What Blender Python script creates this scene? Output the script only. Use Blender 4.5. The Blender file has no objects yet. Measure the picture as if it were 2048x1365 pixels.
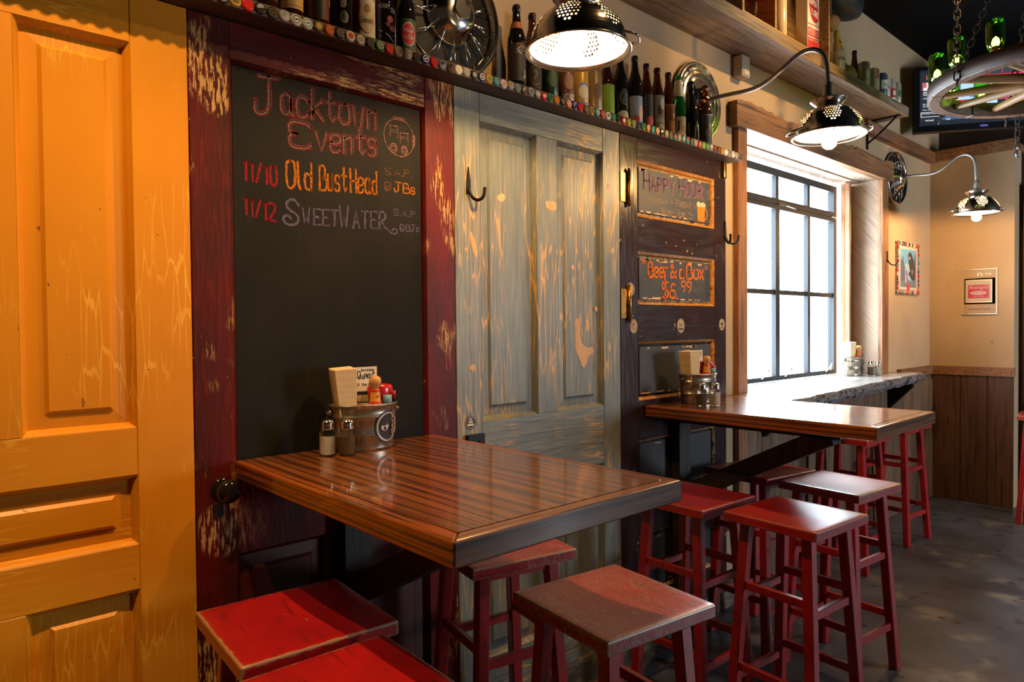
import bpy, math, random
from mathutils import Vector, Matrix
random.seed(7)
PI = math.pi
scn = bpy.context.scene
COL = scn.collection

# ------------------------------------------------------------------ camera, world, light, exposure
cam_d = bpy.data.cameras.new('camera'); cam = bpy.data.objects.new('camera', cam_d); COL.objects.link(cam)
cam_d.sensor_width = 36.0; cam_d.lens = 24.206; cam_d.clip_start = .02; cam_d.clip_end = 200
R0 = Vector((0.74122054, -0.67119717, -0.00929939)); U0 = Vector((0.02020326, 0.00845939, 0.9997601)); F0 = Vector((0.67095748, 0.7412306, -0.01983064))
mw = Matrix((R0, U0, -F0)).transposed().to_4x4(); mw.translation = Vector((-0.86956, -1.81824, 1.40425))
cam.matrix_world = mw
scn.camera = cam
cy_ = scn.cycles; cy_.max_bounces = 8; cy_.diffuse_bounces = 3; cy_.glossy_bounces = 3; cy_.transmission_bounces = 6; cy_.transparent_max_bounces = 8; cy_.caustics_reflective = False
vs = scn.view_settings
vs.view_transform = 'Standard'; vs.look = 'None'; vs.gamma = 1.0; vs.exposure = 0.0; vs.use_curve_mapping = False

SKY = 32.0                # overcast daylight outside
BULB = 37.0              # lamp bulbs, watts of light
SPOT = 185.0             # ceiling spotlight over the yellow door
world = bpy.data.worlds.new('overcast_sky'); scn.world = world; world.use_nodes = True
wb = world.node_tree.nodes['Background']; wb.inputs[0].default_value = (.80, .90, 1.0, 1); wb.inputs[1].default_value = SKY

def portal(name, loc, rot, sx, sy):
    l = bpy.data.lights.new(name, 'AREA'); l.shape = 'RECTANGLE'; l.size = sx; l.size_y = sy; l.cycles.is_portal = True
    o = bpy.data.objects.new(name, l); COL.objects.link(o); o.location = loc; o.rotation_euler = rot; return o
portal('daylight_through_window', (3.30, .345, 1.72), (-PI/2, 0, 0), 1.74, 1.32)
portal('daylight_through_storefront', (4.9, -5.6, 1.6), (PI/2, 0, 0), 1.4, 1.4)

# ------------------------------------------------------------------ mesh helpers
ORG = {}
class MB:
    def __init__(s): s.v = []; s.f = []; s.m = []; s.sm = []
    def add(s, vs_, fs, mi=0, smooth=False):
        b = len(s.v); s.v += [tuple(p) for p in vs_]
        for f in fs: s.f.append([b+i for i in f]); s.m.append(mi); s.sm.append(smooth)
        return s
    def box(s, x0, x1, y0, y1, z0, z1, mi=0):
        return s.add([(x0,y0,z0),(x1,y0,z0),(x1,y1,z0),(x0,y1,z0),(x0,y0,z1),(x1,y0,z1),(x1,y1,z1),(x0,y1,z1)],
              [(0,3,2,1),(4,5,6,7),(0,1,5,4),(1,2,6,5),(2,3,7,6),(3,0,4,7)], mi)
    def cbox(s, x0, x1, y0, y1, z0, z1, c=.003, mi=0):
        """box whose front (-y) edges are chamfered"""
        v = [(x0,y1,z0),(x1,y1,z0),(x1,y1,z1),(x0,y1,z1),(x0,y0+c,z0),(x1,y0+c,z0),(x1,y0+c,z1),(x0,y0+c,z1),
             (x0+c,y0,z0+c),(x1-c,y0,z0+c),(x1-c,y0,z1-c),(x0+c,y0,z1-c)]
        f = [(0,3,2,1),(8,9,10,11)]
        for i in range(4):
            j = (i+1) % 4; f += [(i, j, 4+j, 4+i), (4+i, 4+j, 8+j, 8+i)]
        f[0] = (0,3,2,1)
        return s.add(v, f, mi)
    def hexa(s, bot, top, mi=0):
        return s.add(list(bot)+list(top), [(0,3,2,1),(4,5,6,7),(0,1,5,4),(1,2,6,5),(2,3,7,6),(3,0,4,7)], mi)
    def bar(s, p, q, w, h, up=(0,0,1), mi=0):
        p = Vector(p); q = Vector(q); d = (q-p).normalized(); u = Vector(up); r = d.cross(u).normalized(); u = r.cross(d)
        o = [(-w/2,-h/2),(w/2,-h/2),(w/2,h/2),(-w/2,h/2)]
        return s.hexa([p+r*a+u*b for a,b in o], [q+r*a+u*b for a,b in o], mi)
    def lathe(s, prof, c=(0,0,0), seg=24, axis=(0,0,1), mi=0, smooth=True, sx=1., sy=1., ref=None, closed=True):
        a = Vector(axis).normalized()
        t = Vector(ref) if ref else (Vector((1,0,0)) if abs(a.x) < .9 else Vector((0,1,0)))
        e1 = (t - a*t.dot(a)).normalized(); e2 = a.cross(e1); c = Vector(c)
        b = len(s.v); n = len(prof)
        for r, z in prof:
            for k in range(seg):
                th = 2*PI*k/seg; s.v.append(tuple(c + a*z + e1*(r*sx*math.cos(th)) + e2*(r*sy*math.sin(th))))
        for i in range(n-1):
            for k in range(seg):
                k2 = (k+1) % seg
                s.f.append([b+i*seg+k, b+i*seg+k2, b+(i+1)*seg+k2, b+(i+1)*seg+k]); s.m.append(mi); s.sm.append(smooth)
        if closed:
            if prof[0][0] > 1e-5: s.f.append([b+k for k in reversed(range(seg))]); s.m.append(mi); s.sm.append(False)
            if prof[-1][0] > 1e-5: s.f.append([b+(n-1)*seg+k for k in range(seg)]); s.m.append(mi); s.sm.append(False)
        return s
    def tube(s, path, r, seg=10, mi=0, cap=True, smooth=True):
        P = [Vector(p) for p in path]; b = len(s.v); n = len(P)
        d0 = (P[1]-P[0]).normalized(); t = Vector((0,0,1)) if abs(d0.z) < .9 else Vector((1,0,0))
        u = (t - d0*t.dot(d0)).normalized()
        for i in range(n):
            d = (P[min(i+1,n-1)] - P[max(i-1,0)]).normalized()
            u = (u - d*u.dot(d)).normalized(); w = d.cross(u); rr = r[i] if isinstance(r, (list, tuple)) else r
            for k in range(seg):
                th = 2*PI*k/seg; s.v.append(tuple(P[i] + u*(rr*math.cos(th)) + w*(rr*math.sin(th))))
        for i in range(n-1):
            for k in range(seg):
                k2 = (k+1) % seg
                s.f.append([b+i*seg+k, b+i*seg+k2, b+(i+1)*seg+k2, b+(i+1)*seg+k]); s.m.append(mi); s.sm.append(smooth)
        if cap:
            s.f.append([b+k for k in reversed(range(seg))]); s.m.append(mi); s.sm.append(False)
            s.f.append([b+(n-1)*seg+k for k in range(seg)]); s.m.append(mi); s.sm.append(False)
        return s
    def prism(s, poly, fn, d0, d1, mi=0):
        """poly: 2D points; fn(a,b,d) -> point; extruded from d0 to d1"""
        n = len(poly)
        v = [fn(a,b,d0) for a,b in poly] + [fn(a,b,d1) for a,b in poly]
        f = [list(range(n)), list(range(2*n-1, n-1, -1))] + [[(i+1)%n, i, n+i, n+(i+1)%n] for i in range(n)]
        return s.add(v, f, mi)

def empty(name, loc, rz=0):
    o = bpy.data.objects.new(name, None); COL.objects.link(o); o.location = loc; o.rotation_euler = (0,0,rz)
    o.empty_display_size = .05; ORG[o] = Vector(loc); return o
def tag(o, label=None, cat=None, group=None, kind=None):
    if label: o['label'] = label
    if cat: o['category'] = cat
    if group: o['group'] = group
    if kind: o['kind'] = kind
    return o
def thing(name, label, cat, loc=(0,0,0), rz=0, group=None, kind=None):
    return tag(empty(name, loc, rz), label, cat, group, kind)
def mk(name, mb, mat, parent=None, local=False, org=(0,0,0), bevel=0., seg=2, fix=True, label=None, weld=False):
    """one mesh object; coordinates are world ones unless local"""
    me = bpy.data.meshes.new(name)
    off = Vector((0,0,0)) if local else (ORG[parent] if parent is not None else Vector(org))
    me.from_pydata([tuple(Vector(p)-off) for p in mb.v], [], mb.f)
    me.polygons.foreach_set('material_index', mb.m); me.polygons.foreach_set('use_smooth', mb.sm)
    for m in (mat if isinstance(mat, (list, tuple)) else [mat]): me.materials.append(m)
    if fix or weld:
        import bmesh
        bm = bmesh.new(); bm.from_mesh(me)
        if weld: bmesh.ops.remove_doubles(bm, verts=bm.verts, dist=1e-5)
        bmesh.ops.recalc_face_normals(bm, faces=bm.faces); bm.to_mesh(me); bm.free()
    me.update()
    o = bpy.data.objects.new(name, me); COL.objects.link(o)
    if parent is not None: o.parent = parent; ORG[o] = ORG[parent]
    else: o.location = org; ORG[o] = Vector(org)
    if bevel:
        b = o.modifiers.new('edge', 'BEVEL'); b.width = bevel; b.segments = seg; b.limit_method = 'ANGLE'; b.angle_limit = .6
    if label: o['label'] = label
    return o
def copy_tree(o, parent=None):
    c = o.copy(); COL.objects.link(c); c.parent = parent
    if parent is not None: c.matrix_parent_inverse = o.matrix_parent_inverse
    for ch in list(KIDS(o)): copy_tree(ch, c)
    ORG[c] = ORG.get(o, Vector((0,0,0))); return c
def KIDS(o): return [k for k in COL.objects if k.parent == o]
def struct(name, mb, mat, parent=None, **kw):
    o = mk(name, mb, mat, parent, **kw)
    if parent is None: o['kind'] = 'structure'
    return o

# ------------------------------------------------------------------ material helpers
class NT:
    def __init__(s, name):
        s.mat = bpy.data.materials.new(name); s.mat.use_nodes = True; s.t = s.mat.node_tree; s.n = s.t.nodes
        s.b = s.n['Principled BSDF']; s.tc = None; s._obj = None
    def new(s, typ, **kw):
        n = s.n.new(typ)
        for k, v in kw.items(): setattr(n, k, v)
        return n
    def link(s, a, b): s.t.links.new(a, b)
    def coord(s, kind='Object'):
        if s.tc is None: s.tc = s.new('ShaderNodeTexCoord')
        return s.tc.outputs[kind]
    def mapped(s, sc=(1,1,1), off=(0,0,0), rnd=False, rot=(0,0,0)):
        m = s.new('ShaderNodeMapping'); m.inputs['Location'].default_value = off; m.inputs['Rotation'].default_value = rot; m.inputs['Scale'].default_value = sc
        if any(rot): m.vector_type = 'TEXTURE'; m.inputs['Scale'].default_value = tuple(1./a for a in sc)
        src = s.coord()
        if rnd:
            oi = s.new('ShaderNodeObjectInfo'); mu = s.new('ShaderNodeMath', operation='MULTIPLY'); mu.inputs[1].default_value = 13.7
            s.link(oi.outputs['Random'], mu.inputs[0]); va = s.new('ShaderNodeVectorMath', operation='ADD')
            s.link(src, va.inputs[0]); s.link(mu.outputs[0], va.inputs[1]); src = va.outputs[0]
        s.link(src, m.inputs['Vector']); return m.outputs[0]
    def rng(s, x, lo, hi, a=0., b=1.):
        m = s.new('ShaderNodeMapRange'); m.inputs[1].default_value = lo; m.inputs[2].default_value = hi; m.inputs[3].default_value = a; m.inputs[4].default_value = b
        s.link(x, m.inputs[0]); return m.outputs[0]
    def math(s, op, a, b=None):
        m = s.new('ShaderNodeMath', operation=op)
        for i, x in enumerate((a, b)):
            if x is None: continue
            if isinstance(x, (int, float)): m.inputs[i].default_value = x
            else: s.link(x, m.inputs[i])
        return m.outputs[0]
    def noise(s, vec, scale=1., det=3., dist=0., rough=.55):
        n = s.new('ShaderNodeTexNoise'); n.inputs['Scale'].default_value = scale; n.inputs['Detail'].default_value = det
        n.inputs['Roughness'].default_value = rough; n.inputs['Distortion'].default_value = dist
        s.link(vec, n.inputs['Vector']); return n.outputs[0]
    def mask(s, d):
        t = d.get('t', 'noise'); vec = s.mapped(d.get('s', (1,1,1)), d.get('o', (0,0,0)), d.get('rnd', False), d.get('rot', (0,0,0)))
        if t == 'noise': x = s.noise(vec, 1., d.get('d', 3.), d.get('dist', 0.), d.get('r', .55))
        elif t == 'voro':
            v = s.new('ShaderNodeTexVoronoi', feature='DISTANCE_TO_EDGE'); v.inputs['Scale'].default_value = 1.
            if d.get('warp'):
                nz = s.new('ShaderNodeTexNoise'); nz.inputs['Scale'].default_value = d['warp'][0]; s.link(vec, nz.inputs['Vector'])
                mm = s.new('ShaderNodeVectorMath', operation='SCALE'); s.link(nz.outputs[1], mm.inputs[0]); mm.inputs['Scale'].default_value = d['warp'][1]
                va = s.new('ShaderNodeVectorMath', operation='ADD'); s.link(vec, va.inputs[0]); s.link(mm.outputs[0], va.inputs[1]); vec = va.outputs[0]
            s.link(vec, v.inputs['Vector']); x = v.outputs[0]
        elif t == 'wave':
            w = s.new('ShaderNodeTexWave'); w.inputs['Scale'].default_value = 1.; w.inputs['Distortion'].default_value = d.get('dist', 4.)
            w.inputs['Detail'].default_value = d.get('d', 3.); w.inputs['Detail Scale'].default_value = d.get('ds', 1.); w.bands_direction = d.get('dir', 'X')
            s.link(vec, w.inputs['Vector']); x = w.outputs[1]
        elif t == 'edge':
            sep = s.new('ShaderNodeSeparateXYZ'); s.link(s.coord(), sep.inputs[0]); nz = s.noise(s.mapped((60,60,60), rnd=True), 1., 4.)
            tot = None
            for i in range(3):
                a = s.math('ABSOLUTE', s.math('SUBTRACT', sep.outputs[i], d['c'][i]))
                a = s.math('ADD', a, s.math('MULTIPLY', s.math('SUBTRACT', nz, .5), d.get('j', .02)))
                k = s.math('GREATER_THAN', a, d['h'][i]-d['w']); tot = k if tot is None else s.math('ADD', tot, k)
            x = s.math('GREATER_THAN', tot, 1.5); return s.math('MULTIPLY', x, d.get('amt', 1.))
        x = s.rng(x, d['lo'], d['hi'])
        if 'and' in d: x = s.math('MULTIPLY', x, s.mask(d['and']))
        if 'amt' in d: x = s.math('MULTIPLY', x, d['amt'])
        return x
    def mix(s, f, a, b):
        m = s.new('ShaderNodeMix', data_type='RGBA')
        s.link(f, m.inputs[0])
        for i, c in ((6, a), (7, b)):
            if isinstance(c, (tuple, list)): m.inputs[i].default_value = (*c[:3], 1)
            else: s.link(c, m.inputs[i])
        return m.outputs[2]
def layered(name, base, layers=(), rough=.5, metal=0., coat=0., bump=None, bstr=.3, spec=.5, crough=.1, bdist=.002):
    t = NT(name); col = base
    for c, d in layers: col = t.mix(t.mask(d), col, c)
    if isinstance(col, tuple): t.b.inputs['Base Color'].default_value = (*col[:3], 1)
    else: t.link(col, t.b.inputs['Base Color'])
    if isinstance(rough, tuple):   # (low, high, mask)
        t.link(t.rng(t.mask(rough[2]), 0, 1, rough[0], rough[1]), t.b.inputs['Roughness'])
    else: t.b.inputs['Roughness'].default_value = rough
    t.b.inputs['Metallic'].default_value = metal; t.b.inputs['Coat Weight'].default_value = coat; t.b.inputs['Coat Roughness'].default_value = crough
    t.b.inputs['Specular IOR Level'].default_value = spec
    if bump:
        bn = t.new('ShaderNodeBump'); bn.inputs['Strength'].default_value = bstr; bn.inputs['Distance'].default_value = bdist
        bump = {k: v for k, v in bump.items() if k not in ('and', 'warp', 't', 'dist')}; bump['d'] = min(bump.get('d', 2.), 1.5)
        if bump['hi'] < .3: bump['lo'], bump['hi'] = .35, .65
        t.link(t.mask(bump), bn.inputs['Height']); t.link(bn.outputs[0], t.b.inputs['Normal'])
    return t.mat
def plain(name, c, rough=.5, metal=0., **kw): return layered(name, c, (), rough, metal, **kw)
def glass(name, c, rough=.02, trans=1., ior=1.45):
    t = NT(name); b = t.b; b.inputs['Base Color'].default_value = (*c, 1); b.inputs['Roughness'].default_value = rough
    b.inputs['Transmission Weight'].default_value = trans; b.inputs['IOR'].default_value = ior; return t.mat
def pane_glass(name):
    t = NT(name); o = t.n['Material Output']; tr = t.new('ShaderNodeBsdfTransparent'); gl = t.new('ShaderNodeBsdfGlossy'); gl.inputs['Roughness'].default_value = .02
    tr.inputs[0].default_value = (.94, .97, .98, 1); mx = t.new('ShaderNodeMixShader'); mx.inputs[0].default_value = .04
    t.link(tr.outputs[0], mx.inputs[1]); t.link(gl.outputs[0], mx.inputs[2]); t.link(mx.outputs[0], o.inputs['Surface']); return t.mat
def bulb_glass(name, c, st):
    t = NT(name); o = t.n['Material Output']; tr = t.new('ShaderNodeBsdfTransparent'); em = t.new('ShaderNodeEmission'); em.inputs[0].default_value = (*c, 1); em.inputs[1].default_value = st
    mx = t.new('ShaderNodeMixShader'); mx.inputs[0].default_value = .2
    t.link(tr.outputs[0], mx.inputs[1]); t.link(em.outputs[0], mx.inputs[2]); t.link(mx.outputs[0], o.inputs['Surface']); return t.mat
def emit(name, c, st):
    t = NT(name); b = t.b; b.inputs['Base Color'].default_value = (*c, 1); b.inputs['Emission Color'].default_value = (*c, 1); b.inputs['Emission Strength'].default_value = st; return t.mat
def chalk(name, c, dens=.45):
    t = NT(name); t.b.inputs['Base Color'].default_value = (*c, 1); t.b.inputs['Roughness'].default_value = .95; t.b.inputs['Specular IOR Level'].default_value = .1
    t.link(t.mask({'s': (700, 700, 500), 'lo': dens-.12, 'hi': dens+.12, 'd': 2.}), t.b.inputs['Alpha']); return t.mat

# ------------------------------------------------------------------ lettering
STROKE = {
'A':'00 26 40|12 32','B':'00 06|~06 46 43 13|~13 53 50 00','C':'~45 36 06 00 30 41','D':'00 06|~06 46 40 00','E':'46 06 00 40|03 33','Q':'~45 36 06 03 23 03 00 30 41','F':'46 06 00|03 33',
'G':'~45 36 06 00 40 42 22','H':'00 06|40 46|03 43','I':'00 06','J':'16 56|~36 31 20 00 02','K':'00 06|02 46|13 40','V':'06 20 46','L':'06 00 30','M':'00 06 23 46 40','N':'00 06 40 46','O':'~26 06 00 40 46 26','P':'00 06|~06 46 43 03',
'R':'00 06|~06 46 43 03|13 40','S':'~45 46 06 03 43 40 00 01','T':'06 46|26 20','U':'~06 00 40 46','W':'06 10 24 30 46','X':'00 46|06 40','Y':'06 23 46|23 20',
'a':'~34 04 00 30 33|34 31 40','b':'06 00|~00 40 44 04','c':'~43 34 04 00 30 41','d':'36 30|~33 04 00 30','e':'~02 42 44 04 00 30 41','g':'~34 04 01 31|~34 31 3. 0.','h':'06 00|~03 34 34 30','i':'04 00',
'k':'06 00|~01 02 44|12 40','l':'06 01 10','m':'04 00|~03 24 24 20|~23 44 44 40','n':'04 00|~03 34 34 30','o':'~24 04 00 40 44 24','p':'04 0.|~04 44 40 00','r':'04 00|~03 14 34','s':'~33 34 04 02 32 30 00 01',
't':'16 11 20 31|04 34','u':'~04 00 30 34|34 30','v':'04 20 44','w':'04 10 23 30 44','x':'00 34|04 30','y':'04 20|44 0.','0':'~26 06 00 40 46 26','1':'15 26 20','2':'~05 06 46 44 00|00 40','3':'~05 36 44 13|~13 43 40 00',
'6':'~45 26 03 00 40 43 03','7':'06 46 10','9':'~43 03 06 46 43 20','/':'00 36','.':'00 10','-':'03 23','@':'~33 13 11 31 34 31 51 56 06 00 40','&':'~40 05 16 25 01 00 20 43','$':'~45 46 06 03 43 40 00 01|27 2.','"':'06 04|16 14',' ':''}
SW = {'I':1,'l':1.8,'i':1,'.':1.2,'-':2.4,'1':2.6,' ':2.5,'W':5,'M':5,'J':5.4,'@':6,'"':1.4,'w':4.4,'m':4.4,'t':3.2,'r':3.4,'B':4.6,'T':4.2,'c':4.,'/':3.}
def poly_of(s):
    sm = s.startswith('~'); s = s.lstrip('~')
    pts = []
    for tok in s.split():
        y = -1.5 if tok[1] == '.' else float(tok[1]); pts.append((float(tok[0]), y))
    if sm and len(pts) > 2:
        for _ in range(3):
            q = [pts[0]]
            for a, b in zip(pts, pts[1:]): q += [(a[0]*.75+b[0]*.25, a[1]*.75+b[1]*.25), (a[0]*.25+b[0]*.75, a[1]*.25+b[1]*.75)]
            q.append(pts[-1]); pts = q
    return pts
def text_width(txt): return sum(SW.get(c, 4.)+1.3 for c in txt) - 1.3
def strokes(txt, caps=False):
    """list of polylines in units where a capital is 6 high"""
    out = []; x = 0.
    for ch in txt:
        k = 1.
        if caps and ch.islower(): k = .78; ch = ch.upper()
        for s in STROKE.get(ch, '').split('|'):
            if s: out.append([(x + a*k, b*k) for a, b in poly_of(s)])
        x += (SW.get(ch, 4.))*k + 1.3
    return out, x-1.3
def ribbon(mb, pts, w, fn, jit=0., rnd=random):
    n = len(pts)
    L = []; Rr = []
    for i in range(n):
        a = Vector(pts[max(i-1,0)]); b = Vector(pts[min(i+1,n-1)]); d = (b-a); d = d.normalized() if d.length > 1e-9 else Vector((1,0))
        nn = Vector((-d.y, d.x)); ww = w*.5*(1+rnd.uniform(-jit, jit)); p = Vector(pts[i])
        if i == 0: p = p - d*w*.4
        if i == n-1: p = p + d*w*.4
        L.append(p+nn*ww); Rr.append(p-nn*ww)
    v = [fn(*p) for p in L] + [fn(*p) for p in Rr]
    mb.add(v, [(i, i+1, n+i+1, n+i) for i in range(n-1)])
def hand(mb, txt, x0, z0, x1, z1, h, w, y, caps=False, jit=.25):
    """hand lettering on a wall plane y: baseline from (x0,z0) to (x1,z1), capital height h"""
    st, W = strokes(txt, caps); rr = random.Random(len(txt)*7+int(abs(x0)*1000))
    k = (x1-x0)/W; sl = (z1-z0)/W
    for p in st:
        if len(p) == 2:   # subdivide straight strokes
            p = [(p[0][0]+(p[1][0]-p[0][0])*t/4, p[0][1]+(p[1][1]-p[0][1])*t/4) for t in range(5)]
        q = [(x0 + a*k + rr.uniform(-1,1)*w*.12, z0 + a*sl + b/6*h + rr.uniform(-1,1)*w*.12) for a, b in p]
        ribbon(mb, q, w, lambda a, b: (a, y, b), jit, rr)
    return mb
_fc = {}
def type_mesh(txt):
    """printed lettering from the built-in typeface, unit cap height about .7"""
    if txt in _fc: return _fc[txt]
    c = bpy.data.curves.new('tmp', 'FONT'); c.body = txt; c.resolution_u = 2
    o = bpy.data.objects.new('tmp', c); COL.objects.link(o)
    dg = bpy.context.evaluated_depsgraph_get(); dg.update()
    me = bpy.data.meshes.new_from_object(o.evaluated_get(dg))
    v = [tuple(p.co) for p in me.vertices]; f = [list(p.vertices) for p in me.polygons]
    bpy.data.objects.remove(o); bpy.data.curves.remove(c); bpy.data.meshes.remove(me)
    xs = [p[0] for p in v]; ys = [p[1] for p in v]
    x0, x1, y0, y1 = min(xs), max(xs), min(ys), max(ys)
    _fc[txt] = ([((p[0]-x0)/(x1-x0), (p[1]-y0)/(y1-y0)) for p in v], f, (x1-x0)/(y1-y0)); return _fc[txt]
def printed(mb, txt, u0, u1, v0, v1, fn):
    v, f, _ = type_mesh(txt)
    return mb.add([fn(u0+(u1-u0)*a, v0+(v1-v0)*b) for a, b in v], f)
def disc(mb, cu, cv, ru, rv, fn, n=24, mi=0):
    return mb.add([fn(cu+ru*math.cos(2*PI*k/n), cv+rv*math.sin(2*PI*k/n)) for k in range(n)], [list(range(n))], mi)
def rect(mb, u0, u1, v0, v1, fn, mi=0): return mb.add([fn(u0,v0), fn(u1,v0), fn(u1,v1), fn(u0,v1)], [(0,1,2,3)], mi)
def smooth_path(pts, n=3):
    P = [Vector(p) for p in pts]
    for _ in range(n):
        q = [P[0]]
        for a, b in zip(P, P[1:]): q += [a*.75+b*.25, a*.25+b*.75]
        q.append(P[-1]); P = q
    return P
# ------------------------------------------------------------------ materials
def woodmat(name, dark, mid, light, ax='z', sc=1., rough=.55, coat=0., fine=1., knots=True, rnd=True):
    lo, hi = 3.*sc, 60.*sc
    S = {'x': (lo, hi, hi), 'y': (hi, lo, hi), 'z': (hi, hi, lo)}[ax]
    S2 = {'x': (lo*.35, hi*.12, hi*.12), 'y': (hi*.12, lo*.35, hi*.12), 'z': (hi*.12, hi*.12, lo*.35)}[ax]
    S3 = tuple(a*3 for a in S)
    return layered(name, mid, [(light, {'s': S2, 'lo': .45, 'hi': .7, 'd': 3., 'rnd': rnd}), (dark, {'s': S, 'lo': .5, 'hi': .68, 'd': 3., 'dist': .4, 'rnd': rnd}),
                   (dark, {'s': S3, 'lo': .55, 'hi': .7, 'd': 2., 'rnd': rnd, 'amt': .6*fine})], rough, coat=coat,
                   bump={'s': S, 'lo': .3, 'hi': .7, 'd': 3., 'rnd': rnd}, bstr=.35)
M = {}
M['plaster'] = layered('tan_plaster', (.51, .36, .215), [((.43, .295, .17), {'s': (1.5, 1.5, 1.5), 'lo': .4, 'hi': .7}), ((.30, .2, .12), {'s': (9, 9, 5), 'lo': .73, 'hi': .76, 'd': 3.})],
                       .75, bump={'s': (90, 90, 90), 'lo': .3, 'hi': .7}, bstr=.12)
M['black_paint'] = plain('black_paint', (.004, .004, .004), .8, spec=.1)
M['dark_wall'] = plain('dark_brown_paint', (.06, .04, .028), .6)
M['room_wall'] = layered('room_plaster', (.16, .11, .07), [((.12, .085, .055), {'s': (1, 1, 1), 'lo': .4, 'hi': .7})], .8)
M['concrete'] = layered('stained_concrete', (.085, .095, .120), [((.036, .040, .052), {'s': (1.6, 1.6, 1), 'lo': .42, 'hi': .66, 'd': 3.}), ((.22, .2, .17), {'s': (2.6, 2.6, 1), 'o': (3.2, 1, 0), 'lo': .57, 'hi': .66, 'd': 3.}),
                       ((.03, .03, .032), {'s': (14, 14, 1), 'lo': .6, 'hi': .68, 'd': 3.})], (.28, .55, {'s': (3, 3, 1), 'lo': .35, 'hi': .65, 'd': 3.}), bump={'s': (30, 30, 1), 'lo': .3, 'hi': .7, 'd': 3.}, bstr=.15)
YS = {'s': (75, 75, 2.5), 'lo': .63, 'hi': .68, 'd': 3., 'dist': .8, 'amt': .5}
def ypaint(n, ax):
    st = (75, 75, 2.5) if ax == 'z' else (2.5, 75, 75)
    return layered(n, (.72, .285, .012), [((.60, .21, .008), {'s': (3, 3, 2), 'lo': .4, 'hi': .75, 'd': 3., 'amt': .7}), ((.88, .46, .06), {'t': 'voro', 's': (50, 50, 4.5) if ax == 'z' else (4.5, 50, 50), 'lo': .05, 'hi': .02, 'warp': (1.5, .5), 'amt': .75, 'and': {'s': (5, 5, 4), 'lo': .5, 'hi': .6, 'd': 3.}}),
        ((.22, .07, .01), {'s': (40, 40, 22), 'lo': .725, 'hi': .74, 'd': 3.}), ((.06, .025, .01), {'s': (16, 16, 9), 'o': (4, 2, 7), 'lo': .755, 'hi': .765, 'd': 2.})], .38, bump={'t': 'voro', 's': (50, 50, 4.5) if ax == 'z' else (4.5, 50, 50), 'lo': 0., 'hi': .1, 'warp': (1.5, .5)}, bstr=.08, spec=.4)
M['yellow'] = ypaint('cracked_yellow_paint', 'z'); M['yellow_h'] = ypaint('cracked_yellow_paint_rail', 'x')
def rpaint(n, ax, amt=1.):
    st = (95, 95, 13) if ax == 'z' else (13, 95, 95)
    return layered(n, (.118, .006, .003), [((.045, .007, .004), {'s': (5, 5, 1.8) if ax == 'z' else (1.8, 5, 5), 'lo': .42, 'hi': .66, 'd': 3.}), ((.17, .010, .004), {'s': st, 'lo': .55, 'hi': .7, 'd': 3., 'amt': .5}),
        ((.50, .29, .10), {'s': tuple(a*1.5 for a in st), 'lo': .50, 'hi': .54, 'd': 3., 'r': .72, 'amt': amt, 'and': {'s': (7, 7, 3.6) if ax == 'z' else (3.6, 7, 7), 'o': (1.3, 0, 4.4), 'lo': .545, 'hi': .60, 'd': 2.}}),
        ((.50, .31, .12), {'s': (60, 60, 40), 'lo': .715, 'hi': .73, 'd': 3., 'amt': .8})], .48, bump={'s': st, 'lo': .35, 'hi': .65, 'd': 3.}, bstr=.16, spec=.22)
M['red_v'] = rpaint('peeling_dark_red_paint', 'z'); M['red_h'] = rpaint('peeling_dark_red_paint_rail', 'x', .9); M['red_low'] = rpaint('dark_red_paint', 'z', .25)
M['red_brown'] = layered('red_brown_paint', (.055, .009, .006), [((.09, .012, .007), {'s': (20, 20, 4), 'lo': .45, 'hi': .7})], .4)
def bpaint(n, ax):
    st = (62, 62, 4.2) if ax == 'z' else (4.2, 62, 62); st2 = (170, 170, 5) if ax == 'z' else (5, 170, 170)
    big = (4.5, 4.5, 2.2)
    return layered(n, (.180, .205, .190), [((.125, .148, .142), {'s': (40, 40, 4) if ax == 'z' else (4, 40, 40), 'lo': .45, 'hi': .7}), ((.30, .31, .26), {'s': st2, 'o': (2, 1, 3), 'lo': .56, 'hi': .66, 'd': 3., 'amt': .6}),
        ((.60, .36, .13), {'t': 'voro', 's': st, 'lo': .060, 'hi': .028, 'warp': (1.6, .34), 'and': {'s': big, 'o': (1, 0, 2.2), 'lo': .48, 'hi': .56, 'd': 3.}}),
        ((.55, .33, .13), {'s': st2, 'lo': .625, 'hi': .66, 'd': 2., 'dist': .3, 'amt': .6, 'and': {'s': big, 'lo': .46, 'hi': .6}}),
        ((.62, .40, .20), {'s': (17, 17, 8), 'o': (5, 5, 1), 'lo': .75, 'hi': .76, 'd': 3.})], .42, bump={'t': 'voro', 's': st, 'lo': 0., 'hi': .08, 'warp': (1.6, .34)}, bstr=.18)
M['blue'] = bpaint('crackled_blue_grey_paint', 'z'); M['blue_h'] = bpaint('crackled_blue_grey_paint_rail', 'x')
def dpaint(n, ax):
    st = (60, 60, 6) if ax == 'z' else (6, 60, 60)
    return layered(n, (.024, .012, .014), [((.038, .013, .009), {'s': (4, 4, 2), 'lo': .45, 'hi': .7, 'd': 3.}), ((.017, .010, .013), {'s': tuple(a*1.6 for a in st), 'lo': .45, 'hi': .75, 'd': 3.}), ((.40, .27, .17), {'s': (28, 28, 28), 'lo': .70, 'hi': .715, 'd': 3.})],
                   (.18, .27, {'s': tuple(a*1.6 for a in st), 'lo': .4, 'hi': .6}), bump={'s': tuple(a*1.6 for a in st), 'lo': .3, 'hi': .7, 'd': 3.}, bstr=.10, spec=.7)
M['dark_v'] = dpaint('dark_plum_varnish', 'z'); M['dark_h'] = dpaint('dark_plum_varnish_rail', 'x')
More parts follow.
